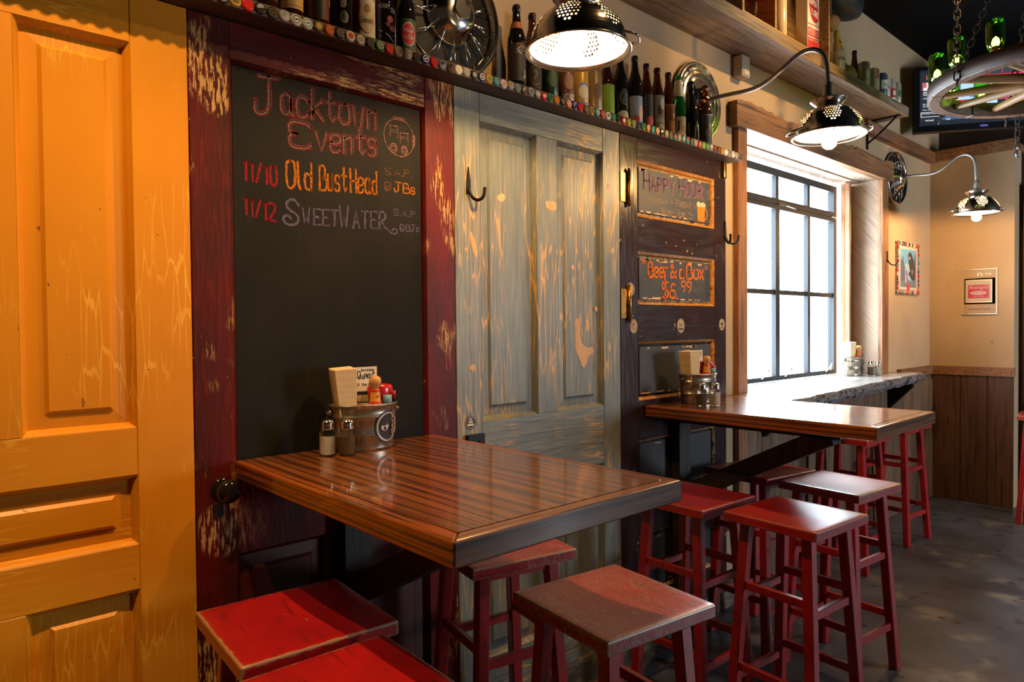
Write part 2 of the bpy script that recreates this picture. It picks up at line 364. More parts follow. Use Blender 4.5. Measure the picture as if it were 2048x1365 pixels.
M['chipped'] = layered('chipped_tan_edge', (.62, .40, .20), [((.03, .018, .016), {'s': (60, 60, 60), 'lo': .52, 'hi': .56, 'd': 3.}), ((.5, .24, .05), {'s': (20, 20, 20), 'lo': .5, 'hi': .6})], .5)
M['orange_edge'] = layered('amber_varnished_edge', (.42, .17, .025), [((.55, .30, .08), {'s': (50, 50, 50), 'lo': .5, 'hi': .6}), ((.04, .02, .015), {'s': (70, 70, 70), 'lo': .62, 'hi': .65, 'd': 3.})], .4)
M['board'] = layered('chalkboard_slate', (.0085, .0080, .0070), [((.014, .013, .011), {'s': (6, 6, 3), 'lo': .45, 'hi': .75, 'd': 3.}), ((.022, .021, .018), {'s': (90, 90, 20), 'lo': .62, 'hi': .8, 'd': 3., 'amt': .6})], .66, spec=.14)
M['board2'] = layered('grey_chalkboard', (.022, .024, .030), [((.035, .037, .042), {'s': (8, 8, 8), 'lo': .4, 'hi': .7, 'd': 3.}), ((.08, .08, .08), {'s': (140, 140, 60), 'lo': .6, 'hi': .8, 'd': 3., 'amt': .5})], .55)
M['bare'] = layered('bare_peach_wood', (.72, .44, .24), [((.62, .35, .17), {'s': (40, 40, 8), 'lo': .45, 'hi': .65})], .6)
def oakmat(n, base, light, sc_w, dirn, fine, coat=1.):
    t = layered(n, base, [(light, {'s': tuple(a*.1 for a in fine), 'lo': .42, 'hi': .68, 'd': 3.}), ((.030, .011, .005), {'t': 'wave', 's': sc_w, 'dist': 11., 'd': 2.5, 'ds': .9, 'dir': dirn, 'lo': .64, 'hi': .93, 'amt': .75}),
        ((.022, .009, .004), {'s': fine, 'lo': .535, 'hi': .62, 'd': 3., 'dist': .25, 'amt': .9}), ((.045, .016, .006), {'s': tuple(a*.35 for a in fine), 'lo': .56, 'hi': .68, 'd': 3., 'dist': .5, 'amt': .65})],
        .3, coat=coat, crough=.07, bump={'s': fine, 'lo': .4, 'hi': .6}, bstr=.08)
    return t
M['oak'] = oakmat('dark_stained_oak', (.225, .068, .016), (.30, .100, .024), (8.0, .30, 8.0), 'X', (190, 2.6, 190))
M['oak_x'] = oakmat('dark_stained_oak_edge', (.215, .080, .030), (.27, .11, .045), (.45, 6., 11.), 'Z', (2.6, 170, 170), .5)
M['oak_y'] = oakmat('dark_stained_oak_side', (.255, .062, .013), (.31, .085, .018), (6., .45, 11.), 'Z', (170, 2.6, 170), .5)
def stoolmat(n, wear, top=True):
    L = [((.35, .004, .006), {'s': (9, 9, 9), 'lo': .4, 'hi': .7, 'rnd': True}), ((.10, .004, .005), {'s': (70, 6, 70), 'lo': .56, 'hi': .7, 'd': 3., 'rnd': True, 'amt': .6})]
    if top:
        L += [((.42, .27, .23), {'s': (150, 60, 60), 'lo': wear[0], 'hi': wear[0]+.03, 'd': 6., 'r': .75, 'dist': 1.8, 'rnd': True, 'and': {'s': (6, 6, 6), 'lo': wear[1], 'hi': wear[1]+.14, 'd': 3., 'rnd': True}}),
              ((.36, .20, .11), {'t': 'edge', 'c': (0, 0, 0), 'h': (.17, .17, .016), 'w': .006, 'j': .016, 'amt': wear[2]}),
              ((.62, .42, .30), {'s': (55, 55, 55), 'lo': .735, 'hi': .745, 'd': 3., 'rnd': True})]
    else: L += [((.05, .01, .008), {'s': (60, 60, 9), 'lo': .62, 'hi': .7, 'd': 3., 'rnd': True})]
    return layered(n, (.45, .006, .008), L, .40, coat=1., crough=.32, bump={'s': (90, 30, 90), 'lo': .3, 'hi': .7, 'd': 3.}, bstr=.15)
M['stool_worn'] = stoolmat('scuffed_red_paint', (.52, .40, .95)); M['stool_mid'] = stoolmat('worn_red_paint', (.54, .47, .9)); M['stool_new'] = stoolmat('red_paint', (.70, .6, .9)); M['stool_dark'] = stoolmat('deep_red_paint', (.68, .6, .28)); M['stool_leg'] = stoolmat('red_paint_leg', None, False)
M['pine'] = woodmat('rough_sawn_pine', (.09, .055, .035), (.23, .145, .09), (.34, .23, .15), 'x')
M['pine_new'] = woodmat('yellow_pine', (.20, .09, .025), (.42, .22, .07), (.55, .32, .12), 'x')
M['shelfwood'] = woodmat('weathered_shelf_wood', (.028, .016, .011), (.085, .048, .03), (.13, .075, .045), 'x')
M['barn_v'] = woodmat('reclaimed_brown_board', (.10, .035, .012), (.28, .115, .04), (.40, .19, .075), 'z')
M['barn_h'] = woodmat('reclaimed_brown_beam', (.07, .03, .014), (.24, .105, .04), (.36, .17, .07), 'x')
M['sawn'] = layered('saw_marked_grey_board', (.36, .25, .17), [((.20, .13, .09), {'s': (4, 4, 110), 'rot': (.8, .5, 0), 'lo': .5, 'hi': .62, 'd': 2., 'amt': .8, 'and': {'s': (3, 3, 3), 'lo': .35, 'hi': .6}}), ((.45, .34, .25), {'s': (5, 5, 60), 'o': (3, 1, 2), 'rot': (.8, .5, 0), 'lo': .55, 'hi': .68, 'amt': .6}),
                       ((.16, .10, .07), {'s': (4, 4, 2), 'lo': .55, 'hi': .75, 'd': 3.})], .7, bump={'s': (4, 4, 110), 'rot': (.8, .5, 0), 'lo': .3, 'hi': .7}, bstr=.3)
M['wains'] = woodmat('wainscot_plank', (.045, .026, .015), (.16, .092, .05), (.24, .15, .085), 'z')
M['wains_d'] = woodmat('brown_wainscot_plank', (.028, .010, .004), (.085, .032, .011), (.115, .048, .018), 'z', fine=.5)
M['slab'] = layered('grey_live_edge_slab', (.58, .55, .52), [((.2, .17, .16), {'s': (2.5, 20, 20), 'lo': .45, 'hi': .7, 'd': 3.}), ((.10, .085, .08), {'s': (14, 60, 60), 'lo': .6, 'hi': .7, 'd': 3.})], .3, coat=1., crough=.12)  # grey base lightened to stand in for window glare on the top
M['bark'] = layered('pitted_bark_edge', (.17, .16, .165), [((.02, .017, .016), {'s': (26, 40, 40), 'lo': .53, 'hi': .6, 'd': 3.}), ((.30, .28, .28), {'s': (60, 60, 60), 'lo': .6, 'hi': .7})], .5, bump={'s': (26, 40, 40), 'lo': .45, 'hi': .62, 'd': 3.}, bstr=.9, bdist=.006)
M['black_iron'] = plain('black_iron', (.012, .011, .011), .45, .6)
M['rust_iron'] = layered('rusty_iron', (.02, .013, .01), [((.07, .03, .015), {'s': (60, 60, 60), 'lo': .5, 'hi': .65})], .55, .5)
M['steel_sash'] = plain('dark_painted_steel', (.012, .015, .020), .5, spec=.3)
M['pane'] = pane_glass('window_glass')
M['chrome'] = layered('chrome', (.78, .75, .70), (), (.14, .36, {'s': (14, 14, 14), 'lo': .5, 'hi': .75, 'd': 3.}), 1.)
M['chrome_d'] = layered('dulled_chrome', (.40, .37, .33), [((.12, .09, .06), {'s': (30, 30, 30), 'lo': .58, 'hi': .72, 'd': 3.})], .22, 1.)
M['steel'] = plain('brushed_steel', (.55, .50, .45), .22, 1.)
M['pipe'] = plain('grey_conduit', (.30, .28, .27), .4, .85)
M['tin'] = layered('galvanized_tin', (.33, .29, .23), [((.16, .13, .10), {'s': (30, 30, 30), 'lo': .48, 'hi': .66, 'd': 3.}), ((.5, .46, .40), {'s': (60, 60, 60), 'lo': .6, 'hi': .7})], .34, .9)
M['brass'] = layered('aged_brass', (.48, .24, .06), [((.12, .06, .02), {'s': (50, 50, 50), 'lo': .5, 'hi': .7})], .3, 1.)
M['bulb'] = bulb_glass('lit_filament_bulb', (1., .62, .26), 60.)
M['candle'] = emit('lit_candle_bulb', (1., .60, .16), 60.)
M['knob'] = plain('black_porcelain', (.012, .009, .008), .08)
M['white'] = plain('white_paper', (.72, .69, .64), .7); M['ink'] = plain('black_ink', (.015, .013, .012), .6); M['red_ink'] = plain('red_print', (.55, .02, .03), .5)
M['napkin'] = layered('paper_napkins', (.74, .58, .36), [((.62, .46, .26), {'s': (4, 4, 70), 'lo': .45, 'hi': .7, 'd': 3.})], .9, bump={'s': (300, 300, 20), 'lo': .3, 'hi': .7}, bstr=.3)
M['salt'] = plain('salt', (.80, .74, .62), .9); M['pepper'] = layered('ground_pepper', (.16, .10, .045), [((.04, .03, .02), {'s': (300, 300, 300), 'lo': .5, 'hi': .6})], .9)
M['clear'] = glass('clear_glass', (.96, .98, .97)); M['green_jar'] = glass('green_bottle_glass', (.30, .80, .14), .03)
M['brown_glass'] = glass('brown_bottle_glass', (.10, .026, .006), .03, .75); M['black_glass'] = plain('black_bottle_glass', (.010, .008, .007), .06); M['green_glass'] = glass('green_glass', (.03, .35, .05), .03, .7)
M['ketchup'] = plain('red_plastic', (.42, .012, .018), .2); M['sauce'] = plain('hot_sauce', (.42, .10, .015), .15); M['capwood'] = layered('wooden_stopper', (.62, .33, .12), [((.5, .25, .08), {'s': (60, 60, 9), 'lo': .45, 'hi': .6})], .5)
M['blueplastic'] = plain('blue_label', (.10, .25, .42), .4); M['kraft'] = layered('kraft_card', (.50, .38, .24), [((.42, .31, .19), {'s': (20, 20, 20), 'lo': .4, 'hi': .6})], .8)
M['lamp_in'] = plain('bright_steel_bowl', (.60, .54, .46), .16, 1.); M['lamp_lining'] = plain('satin_steel_lining', (.86, .80, .70), .6, .2)

# ------------------------------------------------------------------ the room
WY = .05            # plaster face of the long wall
XE = 5.40           # end wall
YW = .30            # window glass plane
CZ = 3.50
struct('floor', MB().box(-3.2, 9., -5.8, .5, -.06, 0.), M['concrete'])
struct('ceiling', MB().box(-3.2, 9., -5.8, .5, CZ, CZ+.06), M['black_paint'])
wl = MB()
OX0, OX1, OZ0, OZ1 = 2.455, 4.33, 1.005, 2.43
wl.box(-3.2, OX0, WY, .42, 0, CZ).box(OX1, 9., WY, .42, 0, CZ).box(OX0, OX1, WY, .42, 0, OZ0).box(OX0, OX1, WY, .42, OZ1, CZ)
struct('wall_left', wl, M['plaster'])
struct('wall_end', MB().box(XE, XE+.20, -.515, WY, 0, 2.70), M['plaster'])
struct('wall_far', MB().box(XE+.21, XE+.30, -5.8, WY, 0, CZ), M['dark_wall'])
struct('wall_near', MB().box(-3.3, -3.2, -5.8, .42, 0, CZ), M['room_wall'])
wr = MB(); a0, a1, b0, b1 = 4.2, 5.6, .9, 2.3
wr.box(-3.2, a0, -5.7, -5.6, 0, CZ).box(a1, 9., -5.7, -5.6, 0, CZ).box(a0, a1, -5.7, -5.6, 0, b0).box(a0, a1, -5.7, -5.6, b1, CZ)
struct('wall_right', wr, M['room_wall'])
w2 = struct('window_2', MB().box(a0, a1, -5.68, -5.62, b0, b0+.06).box(a0, a1, -5.68, -5.62, b1-.06, b1).box(a0, a0+.06, -5.68, -5.62, b0+.06, b1-.06).box(a1-.06, a1, -5.68, -5.62, b0+.06, b1-.06), M['steel_sash'])
for i in range(1, 2): mk('mullion', MB().box(a0+i*.7-.02, a0+i*.7+.02, -5.67, -5.63, b0+.06, b1-.06), M['steel_sash'], w2)
# dark doorway casing beyond the end wall
struct('trim_9', MB().box(XE+.13, XE+.21, -.66, -.56, 0, 2.45).box(XE+.17, XE+.21, -.9, -.66, 0, 2.35), woodmat('dark_casing', (.03, .014, .008), (.07, .03, .014), (.10, .05, .02), 'z'))

# window: steel sash set deep in a board-lined opening
win = empty('window_1', (3.30, YW, 1.07)); win['kind'] = 'structure'
FX0, FX1, FZ0, FZ1 = 2.44, 4.17, 1.052, 2.385
fr = MB(); w = .045
mk('sash_frame', MB().box(FX0, FX1, YW-.02, YW+.025, FZ1-w, FZ1).box(FX0, FX1, YW-.02, YW+.025, FZ0, FZ0+.03).box(FX0, FX0+w, YW-.02, YW+.025, FZ0+.03, FZ1-w).box(FX1-w, FX1, YW-.02, YW+.025, FZ0+.03, FZ1-w), M['steel_sash'], win)
MX = [2.862, 3.301, 3.740]; TR = [2.167, 1.611]
mk('transom', MB().box(FX0+w, FX1-w, YW-.025, YW+.02, TR[0]-.036, TR[0]+.030).box(FX0+w, FX1-w, YW-.035, YW-.025, TR[0]-.008, TR[0]+.008), M['steel_sash'], win)
for x in MX:
    k = .026 if abs(x-3.301) < .01 else .018
    mk('mullion', MB().box(x-.018, x+.018, YW-.016, YW+.012, TR[0]+.030, FZ1-w), M['steel_sash'], win)
    mk('mullion', MB().box(x-k, x+k, YW-.018, YW+.012, FZ0+.03, TR[0]-.036), M['steel_sash'], win)
xs = [FX0+w] + MX + [FX1-w]; zs = [FZ0+.03, TR[1], TR[0], FZ1-w]
for i in range(4):
    a = xs[i] + (.02 if i else 0); b = xs[i+1] - (.02 if i < 3 else 0)
    mk('glazing_bar', MB().box(a, b, YW-.012, YW+.012, TR[1]-.015, TR[1]+.015), M['steel_sash'], win)
    for j in range(3):
        mk('pane', MB().box(xs[i], xs[i+1], YW+.001, YW+.004, zs[j]+.008, zs[j+1]-.008), M['pane'], win)
for x in (3.12, 3.42, 4.02):
    mk('stay_handle', MB().tube(smooth_path([(x-.05, YW-.03, FZ0+.02), (x, YW-.045, FZ0+.06), (x+.035, YW-.04, FZ0+.09), (x+.03, YW-.03, FZ0+.03)]), .004, 6), M['steel'], win)
mk('latch', MB().box(3.27, 3.36, YW-.045, YW-.028, TR[0]-.012, TR[0]+.008).tube([(3.36, YW-.04, TR[0]-.004), (3.50, YW-.04, TR[0]-.012)], .006, 6), M['steel'], win)
mk('latch', MB().tube([(4.04, YW-.04, TR[0]-.006), (4.17, YW-.035, TR[0]-.01)], .006, 6), M['steel'], win)

# boards lining the opening and framing it
def trim(n, parts, mat, bev=.003):
    r = empty(n, parts[0][0:1] and (parts[0][0], parts[0][2], parts[0][4])); r['kind'] = 'structure'
    for p in parts: mk('board', MB().box(*p), mat if not isinstance(mat, list) else mat[parts.index(p)], r, bevel=bev)
    return r
trim('trim_1', [(2.365, 2.455, .02, WY, .0, 2.42)], M['barn_v'])                     # casing board beside the plum door
trim('trim_2', [(4.305, 4.42, .02, WY, 1.052, 2.42)], M['barn_v'])                    # casing board, far side
trim('trim_3', [(4.31, 4.33, WY, .235, 1.052, 2.42)], M['sawn'])                      # sawn reveal board
trim('trim_4', [(4.17, 4.31, .225, .25, 1.052, 2.40), (4.17, 4.20, .19, .225, 1.052, 2.40)], M['barn_v'])
trim('trim_5', [(2.455, 4.33, WY, .17, 2.42, 2.43), (2.455, 4.33, .172, .30, 2.412, 2.43)], M['sawn'])
trim('trim_10', [(2.455, 2.47, WY, .29, 1.052, 2.42)], M['sawn'])
# header beam with a live upper edge
rr = random.Random(3); top = []; n = 60
for i in range(n+1):
    x = 2.32 + (4.46-2.32)*i/n; top.append((x, 2.545 + .01*math.sin(i*.33) + rr.uniform(-.006, .006) - (.02 if i in (24, 25, 41) else 0)))
poly = [(2.32, 2.415), (4.46, 2.415)] + top[::-1]
struct('trim_6', MB().prism(poly, lambda a, b, d: (a, d, b), .0, WY), M['barn_h'])
# long ledge near the ceiling that turns onto the end wall
struct('trim_7', MB().box(4.0, XE-.04, .0, WY, 2.69, 2.77), M['barn_h'])
struct('trim_8', MB().box(XE-.04, XE, -.53, WY, 2.70, 2.78).box(XE, XE+.2, -.53, WY, 2.70, 2.76), M['barn_h'])
# board wainscot under the window and along the end wall
wn = empty('trim_11', (2.21, WY, 0)); wn['kind'] = 'structure'; rr = random.Random(11)
x = 2.46; cuts = []
while x < XE-.05:
    wd = rr.uniform(.12, .2); x2 = min(x+wd, XE-.02)
    if x2 > XE-.08: x2 = XE-.022
    if x < 4.665 and x2 > 4.665: x2 = 4.665
    ztop = .990
    mk('plank', MB().cbox(x+.0015, x2-.0015, WY-.022+rr.uniform(-.002, .002), WY, .0, ztop), M['wains'], wn); x = x2
mk('chair_rail', MB().box(4.668, XE-.022, WY-.035, WY, .992, 1.065), M['barn_h'], wn, bevel=.003)
we = empty('trim_12', (XE, 0, 0)); we['kind'] = 'structure'
for ya, yb in ((-.518, -.352), (-.350, -.172), (-.170, .02)):
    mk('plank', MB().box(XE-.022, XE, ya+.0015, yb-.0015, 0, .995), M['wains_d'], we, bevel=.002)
mk('chair_rail', MB().box(XE-.034, XE, -.525, .028, .995, 1.065), M['barn_h'], we, bevel=.003)
struct('baseboard_left', MB().box(-1.2, 2.36, -.012, WY-.002, 0, .10), layered('scuffed_base_board', (.10, .08, .055), [((.22, .17, .11), {'s': (12, 30, 30), 'lo': .5, 'hi': .6, 'd': 3.})], .6))
# ------------------------------------------------------------------ salvaged doors fixed along the wall
def frame_ring(mb, o, i, yo, yi):
    """sloped ring between outer rect o=(x0,x1,z0,z1) at depth yo and inner rect i at depth yi"""
    c = lambda r, y: [(r[0], y, r[2]), (r[1], y, r[2]), (r[1], y, r[3]), (r[0], y, r[3])]
    mb.add(c(o, yo)+c(i, yi), [(0,1,5,4),(1,2,6,5),(2,3,7,6),(3,0,4,7)]); return mb
def inset(r, d): return (r[0]+d, r[1]-d, r[2]+d, r[3]-d)
def panel(root, r, mat, mould=None, field=.032, deep=.022, raise_=.010, flat=False):
    m = frame_ring(MB(), r, inset(r, .007), 0.001, .010); frame_ring(m, inset(r, .007), inset(r, .013), .010, deep)
    mk('moulding', m, mould or mat, root)
    p = MB(); q = inset(r, .013)
    if flat: p.box(q[0], q[1], deep, .04, q[2], q[3])
    else:
        a = inset(q, field); b = inset(a, .008)
        frame_ring(p, q, a, deep, deep-.003); frame_ring(p, a, b, deep-.003, deep-raise_)
        p.add([(b[0], deep-raise_, b[2]), (b[1], deep-raise_, b[2]), (b[1], deep-raise_, b[3]), (b[0], deep-raise_, b[3])], [(0,1,2,3)])
        p.box(q[0], q[1], deep+.0005, .04, q[2], q[3])
    return mk('panel', p, mat, root)
DT = 2.205
def stile(root, x0, x1, z0, z1, mat): return mk('stile', MB().cbox(x0, x1, 0., .048, z0, z1, .002), mat, root)
def rail(root, x0, x1, z0, z1, mat, n='rail'): return mk(n, MB().cbox(x0, x1, 0.0008, .047, z0, z1, .0015), mat, root)

# yellow door
D1 = thing('yellow_door', 'orange-yellow painted panel door fixed to the wall, dark chips and cracks', 'door', (-.70, .05, .02), kind='thing')
Y, YH = M['yellow'], M['yellow_h']
stile(D1, -1.09, -.962, .02, DT, Y); stile(D1, -.434, -.305, .02, DT, Y)
for a, b in ((2.087, DT), (1.060, 1.173), (.785, .893), (.02, .25)): rail(D1, -.962, -.434, a, b, YH)
for a, b in ((1.173, 2.087), (.25, .785)):
    mk('mullion', MB().cbox(-.735, -.660, .0006, .047, a, b, .0015), Y, D1)
    panel(D1, (-.660, -.434, a, b), Y); panel(D1, (-.962, -.735, a, b), Y)
panel(D1, (-.962, -.434, .893, 1.060), YH)
# dark red door carrying the events blackboard
D2 = thing('dark_red_door', 'peeling dark red door whose upper panel is the events blackboard', 'door', (.11, .05, .02), kind='thing')
stile(D2, -.303, -.202, .02, DT, M['red_v']); stile(D2, .410, .525, .02, DT, M['red_v'])
rail(D2, -.202, .410, 2.108, DT, M['red_h']); rail(D2, -.202, .410, .815, 1.0, M['red_low']); rail(D2, -.202, .410, .02, .26, M['red_low'])
mk('mullion', MB().cbox(.06, .13, .0006, .047, .26, .815, .0015), M['red_brown'], D2)
panel(D2, (-.202, .06, .26, .815), M['red_brown']); panel(D2, (.13, .410, .26, .815), M['red_brown'])
BB = (-.202, .410, 1.0, 2.108)
m = frame_ring(MB(), BB, inset(BB, .006), .001, .008); frame_ring(m, inset(BB, .006), inset(BB, .010), .008, .016); mk('moulding', m, M['red_low'], D2)
q = inset(BB, .010); bb = mk('blackboard', MB().box(q[0], q[1], .013, .04, q[2], q[3]), M['board'], D2, label='black chalkboard listing the events')
kb = mk('knob', MB().lathe([(.0, 0.), (.027, 0.), (.028, .004), (.022, .007), (.011, .010), (.011, .024), (.020, .030), (.028, .040), (.031, .050), (.028, .060), (.018, .067), (0., .069)], (-.240, 0., .995), 24, (0, -1, 0)), M['knob'], D2, label='black porcelain knob')
kp = MB(); kp.prism([(-.2545+.011*math.cos(t)+.004, .948+.013*math.sin(t)) for t in [PI*i/8 for i in range(9)]] + [(-.2615, .925), (-.2505, .921), (-.2395, .925)][::1], lambda a, b, d: (a, d, b), -.004, .001)
kh = mk('keyhole_plate', kp, M['rust_iron'], D2); mk('keyhole', MB().box(-.2530, -.2480, -.0046, -.004, .928, .946), M['black_iron'], kh)
# chalk lettering
YB = .0125
C_red = chalk('crimson_chalk', (.34, .016, .025), .45); C_dk = plain('wiped_black', (.012, .010, .009), .8); C_lt = chalk('pale_red_chalk', (.56, .24, .20), .50)
C_or = chalk('orange_chalk', (.58, .185, .015), .45); C_vi = chalk('lilac_chalk', (.15, .125, .25), .45); C_oc = chalk('ochre_chalk', (.38, .17, .035), .52)
def lettering(name, items, mat, y, par=None):
    for it in items: mk(name, hand(MB(), *it[:6], it[6], y, **(it[7] if len(it) > 7 else {})), mat, par or bb, fix=False)
big = [('J', -.130, 1.985, -.060, 1.990, .100), ('acktown', -.058, 1.998, .246, 2.010, .083), ('Q', -.036, 1.912, .030, 1.914, .072), ('vents', .044, 1.914, .246, 1.930, .076)]
lettering('chalk_heading', [(*b, .0135) for b in big], C_red, YB); lettering('chalk_heading_core', [(*b, .0092) for b in big], C_dk, YB-.0004)
lettering('chalk_heading_highlight', [(b[0], b[1]-.0025, b[2]-.0025, b[3]-.0025, b[4]-.0025, b[5], .0022) for b in big], C_lt, YB-.0008)
lettering('chalk_dates', [('11/10', -.168, 1.803, -.074, 1.796, .052, .0065), ('11/12', -.168, 1.712, -.080, 1.700, .046, .006)], C_red, YB)
lettering('chalk_event_line', [('Old', -.047, 1.796, .033, 1.800, .074, .0068), ('Bust', .052, 1.802, .138, 1.807, .070, .0058), ('Head', .150, 1.808, .243, 1.813, .068, .0058), ('JBs', .302, 1.829, .382, 1.829, .030, .0045)], C_or, YB)
lettering('chalk_note', [('S.A.P.', .270, 1.877, .368, 1.882, .021, .0022), ('@', .266, 1.828, .293, 1.828, .027, .0024)], C_oc, YB)
lettering('chalk_event_line', [('weet', .000, 1.700, .108, 1.704, .058, .0058, {'caps': True}), ('Water', .114, 1.700, .268, 1.712, .064, .0058, {'caps': True}), ('S.A.P.', .299, 1.756, .386, 1.756, .019, .0026), ('@BJs', .320, 1.708, .394, 1.712, .021, .0034)], C_vi, YB)
sw = MB()
ribbon(sw, [tuple(p) for p in smooth_path([(.262, 1.722), (.285, 1.700), (.305, 1.696), (.312, 1.708), (.300, 1.716), (.292, 1.708)])], .005, lambda a, b: (a, YB, b), .2)
ribbon(sw, [tuple(p) for p in smooth_path([(-.012, 1.752), (-.03, 1.770), (-.052, 1.752), (-.04, 1.735), (-.012, 1.722), (-.016, 1.698), (-.048, 1.692), (-.062, 1.712), (-.044, 1.722), (-.036, 1.712)])], .007, lambda a, b: (a, YB-.0002, b), .2)
mk('chalk_swirl', sw, C_vi, bb, fix=False)
lg = MB(); cx, cz = .322, 1.999
fnB = lambda a, b: (a, YB, b)
rr = random.Random(5)
def ring_pts(cx, cz, rx, rz, a0=0, a1=2*PI, n=40, j=.0): return [(cx+rx*math.cos(a0+(a1-a0)*i/n)*(1+rr.uniform(-j, j)), cz+rz*math.sin(a0+(a1-a0)*i/n)*(1+rr.uniform(-j, j))) for i in range(n+1)]
ribbon(lg, ring_pts(cx, cz, .055, .058, j=.012), .0022, fnB, .3)
for px, pz in ((-.033, .012), (.004, -.004)):
    for r_ in ([(0, 0), (0, .034), (.028, .034), (.028, 0)], [(-.003, .034), (.031, .036)], [(.006, .024), (.006, .014)], [(.014, .024), (.014, .014)], [(.021, .024), (.021, .014)]):
        ribbon(lg, [(cx+px+a, cz+pz-.014+b) for a, b in r_], .0016, fnB, .3)
for px, r_ in ((-.022, .013), (.018, .011)):
    for k in (1., .55): ribbon(lg, ring_pts(cx+px, cz-.036, r_*k, r_*k*1.1, n=16, j=.05), .0024, fnB, .3)
for k in range(5): ribbon(lg, ring_pts(cx-.016+k*.008, cz+.058, .005, .005, n=8), .0016, fnB, .3)
for k in range(4): ribbon(lg, ring_pts(cx+.054, cz-.015+k*.009, .005, .005, n=8), .0016, fnB, .3)
mk('chalk_emblem', lg, C_lt, bb, fix=False)

# blue-grey crackled door
D3 = thing('blue_grey_door', 'blue-grey crackle-painted door with two tall panels beside the blackboard', 'door', (.95, .05, .02), kind='thing')
B_, BH = M['blue'], M['blue_h']
stile(D3, .527, .637, .02, DT, B_); stile(D3, 1.278, 1.384, .02, DT, B_)
for a, b in ((2.108, DT), (.850, 1.083), (.02, .25)): rail(D3, .637, 1.278, a, b, BH)
for a, b in ((1.083, 2.108), (.25, .850)):
    mk('mullion', MB().cbox(.905, 1.015, .0006, .047, a, b, .0015), B_, D3)
    panel(D3, (.637, .905, a, b), B_, field=.03); panel(D3, (1.015, 1.278, a, b), B_, field=.03)
def patch(root, pts, y, n=2):
    P = smooth_path([(a, 0, b) for a, b in pts + pts[:1]], n)[:-1]
    m = MB(); k = len(P); m.add([(p.x, y, p.z) for p in P], [list(range(k))]); return mk('bare_patch', m, M['bare'], root, fix=False)
patch(D3, [(.588, 1.725), (.596, 1.730), (.612, 1.690), (.624, 1.665), (.620, 1.640), (.606, 1.650), (.594, 1.690)], -.0006)
patch(D3, [(.566, 1.672), (.575, 1.676), (.577, 1.664), (.568, 1.662)], -.0006)
patch(D3, [(.720, 1.862), (.745, 1.882), (.765, 1.868), (.748, 1.846), (.728, 1.850)], .0113)
patch(D3, [(.950, 1.872), (1.008, 1.880), (1.010, 1.840), (.955, 1.842)], -.0002, 1)
patch(D3, [(.918, 1.592), (.930, 1.598), (.950, 1.572), (.946, 1.560), (.924, 1.570)], -.0002)
patch(D3, [(1.115, 1.418), (1.130, 1.440), (1.152, 1.430), (1.148, 1.350), (1.185, 1.318), (1.225, 1.325), (1.232, 1.298), (1.198, 1.290), (1.190, 1.262), (1.165, 1.235), (1.140, 1.285), (1.118, 1.322), (1.122, 1.370)], .0113, 1)
patch(D3, [(1.180, 1.432), (1.196, 1.438), (1.206, 1.410), (1.200, 1.385), (1.184, 1.392)], .0113)
patch(D3, [(.580, 1.268), (.595, 1.284), (.612, 1.270), (.600, 1.252)], -.0006)
for x, z in ((1.30, 1.98), (1.33, 1.72), (1.10, 1.64), (1.235, 1.48)): patch(D3, [(x, z), (x+.012, z+.01), (x+.02, z-.01), (x+.006, z-.018)], -.0006 if x > 1.278 else (-.0004 if x < 1.015 else .0113))
st = mk('sticker', disc(MB(), .583, 1.083, .024, .023, lambda a, b: (a, -.0012, b)), M['ink'], D3, fix=False, label='small round black sticker')
sm = MB(); fnS = lambda a, b: (a, -.0016, b)
ribbon(sm, ring_pts(.583, 1.083, .020, .019, n=28), .0016, fnS); rect(sm, .570, .596, 1.072, 1.080, fnS); rect(sm, .573, .593, 1.083, 1.089, fnS); rect(sm, .577, .589, 1.092, 1.097, fnS); mk('sticker_print', sm, M['white'], st, fix=False)
mk('lock_case', MB().box(.560, .635, -.016, .0, .985, 1.043), M['black_iron'], D3, bevel=.002)
mk('lock_knob', MB().lathe([(0, 0), (.010, 0), (.010, .006), (0, .008)], (.615, -.016, 1.012), 12, (0, -1, 0)), M['rust_iron'], D3)
def hook(root, x, z, two=False):
    m = MB(); m.prism([(x-.009, z-.050), (x+.009, z-.050), (x+.007, z-.005), (x, z+.040), (x-.007, z-.005)], lambda a, b, d: (a, d, b), -.006, .0)
    for s in ((-1, 1) if two else (1,)):
        dx = .034*s if two else .026
        m.tube(smooth_path([(x, -.005, z-.035), (x+.005*s, -.012, z-.062), (x+dx*.5, -.035, z-.078), (x+dx, -.052, z-.066), (x+dx*1.12, -.054, z-.040)]), [.0055]*1+[.0055]*100 if False else .0055, 8)
        m.lathe([(0, -.006), (.0065, -.002), (.0065, .003), (0, .007)], (x+dx*1.12, -.054, z-.038), 8)
    return mk('coat_hook', m, M['black_iron'], root, label='black iron coat hook')
hook(D3, .583, 1.905)

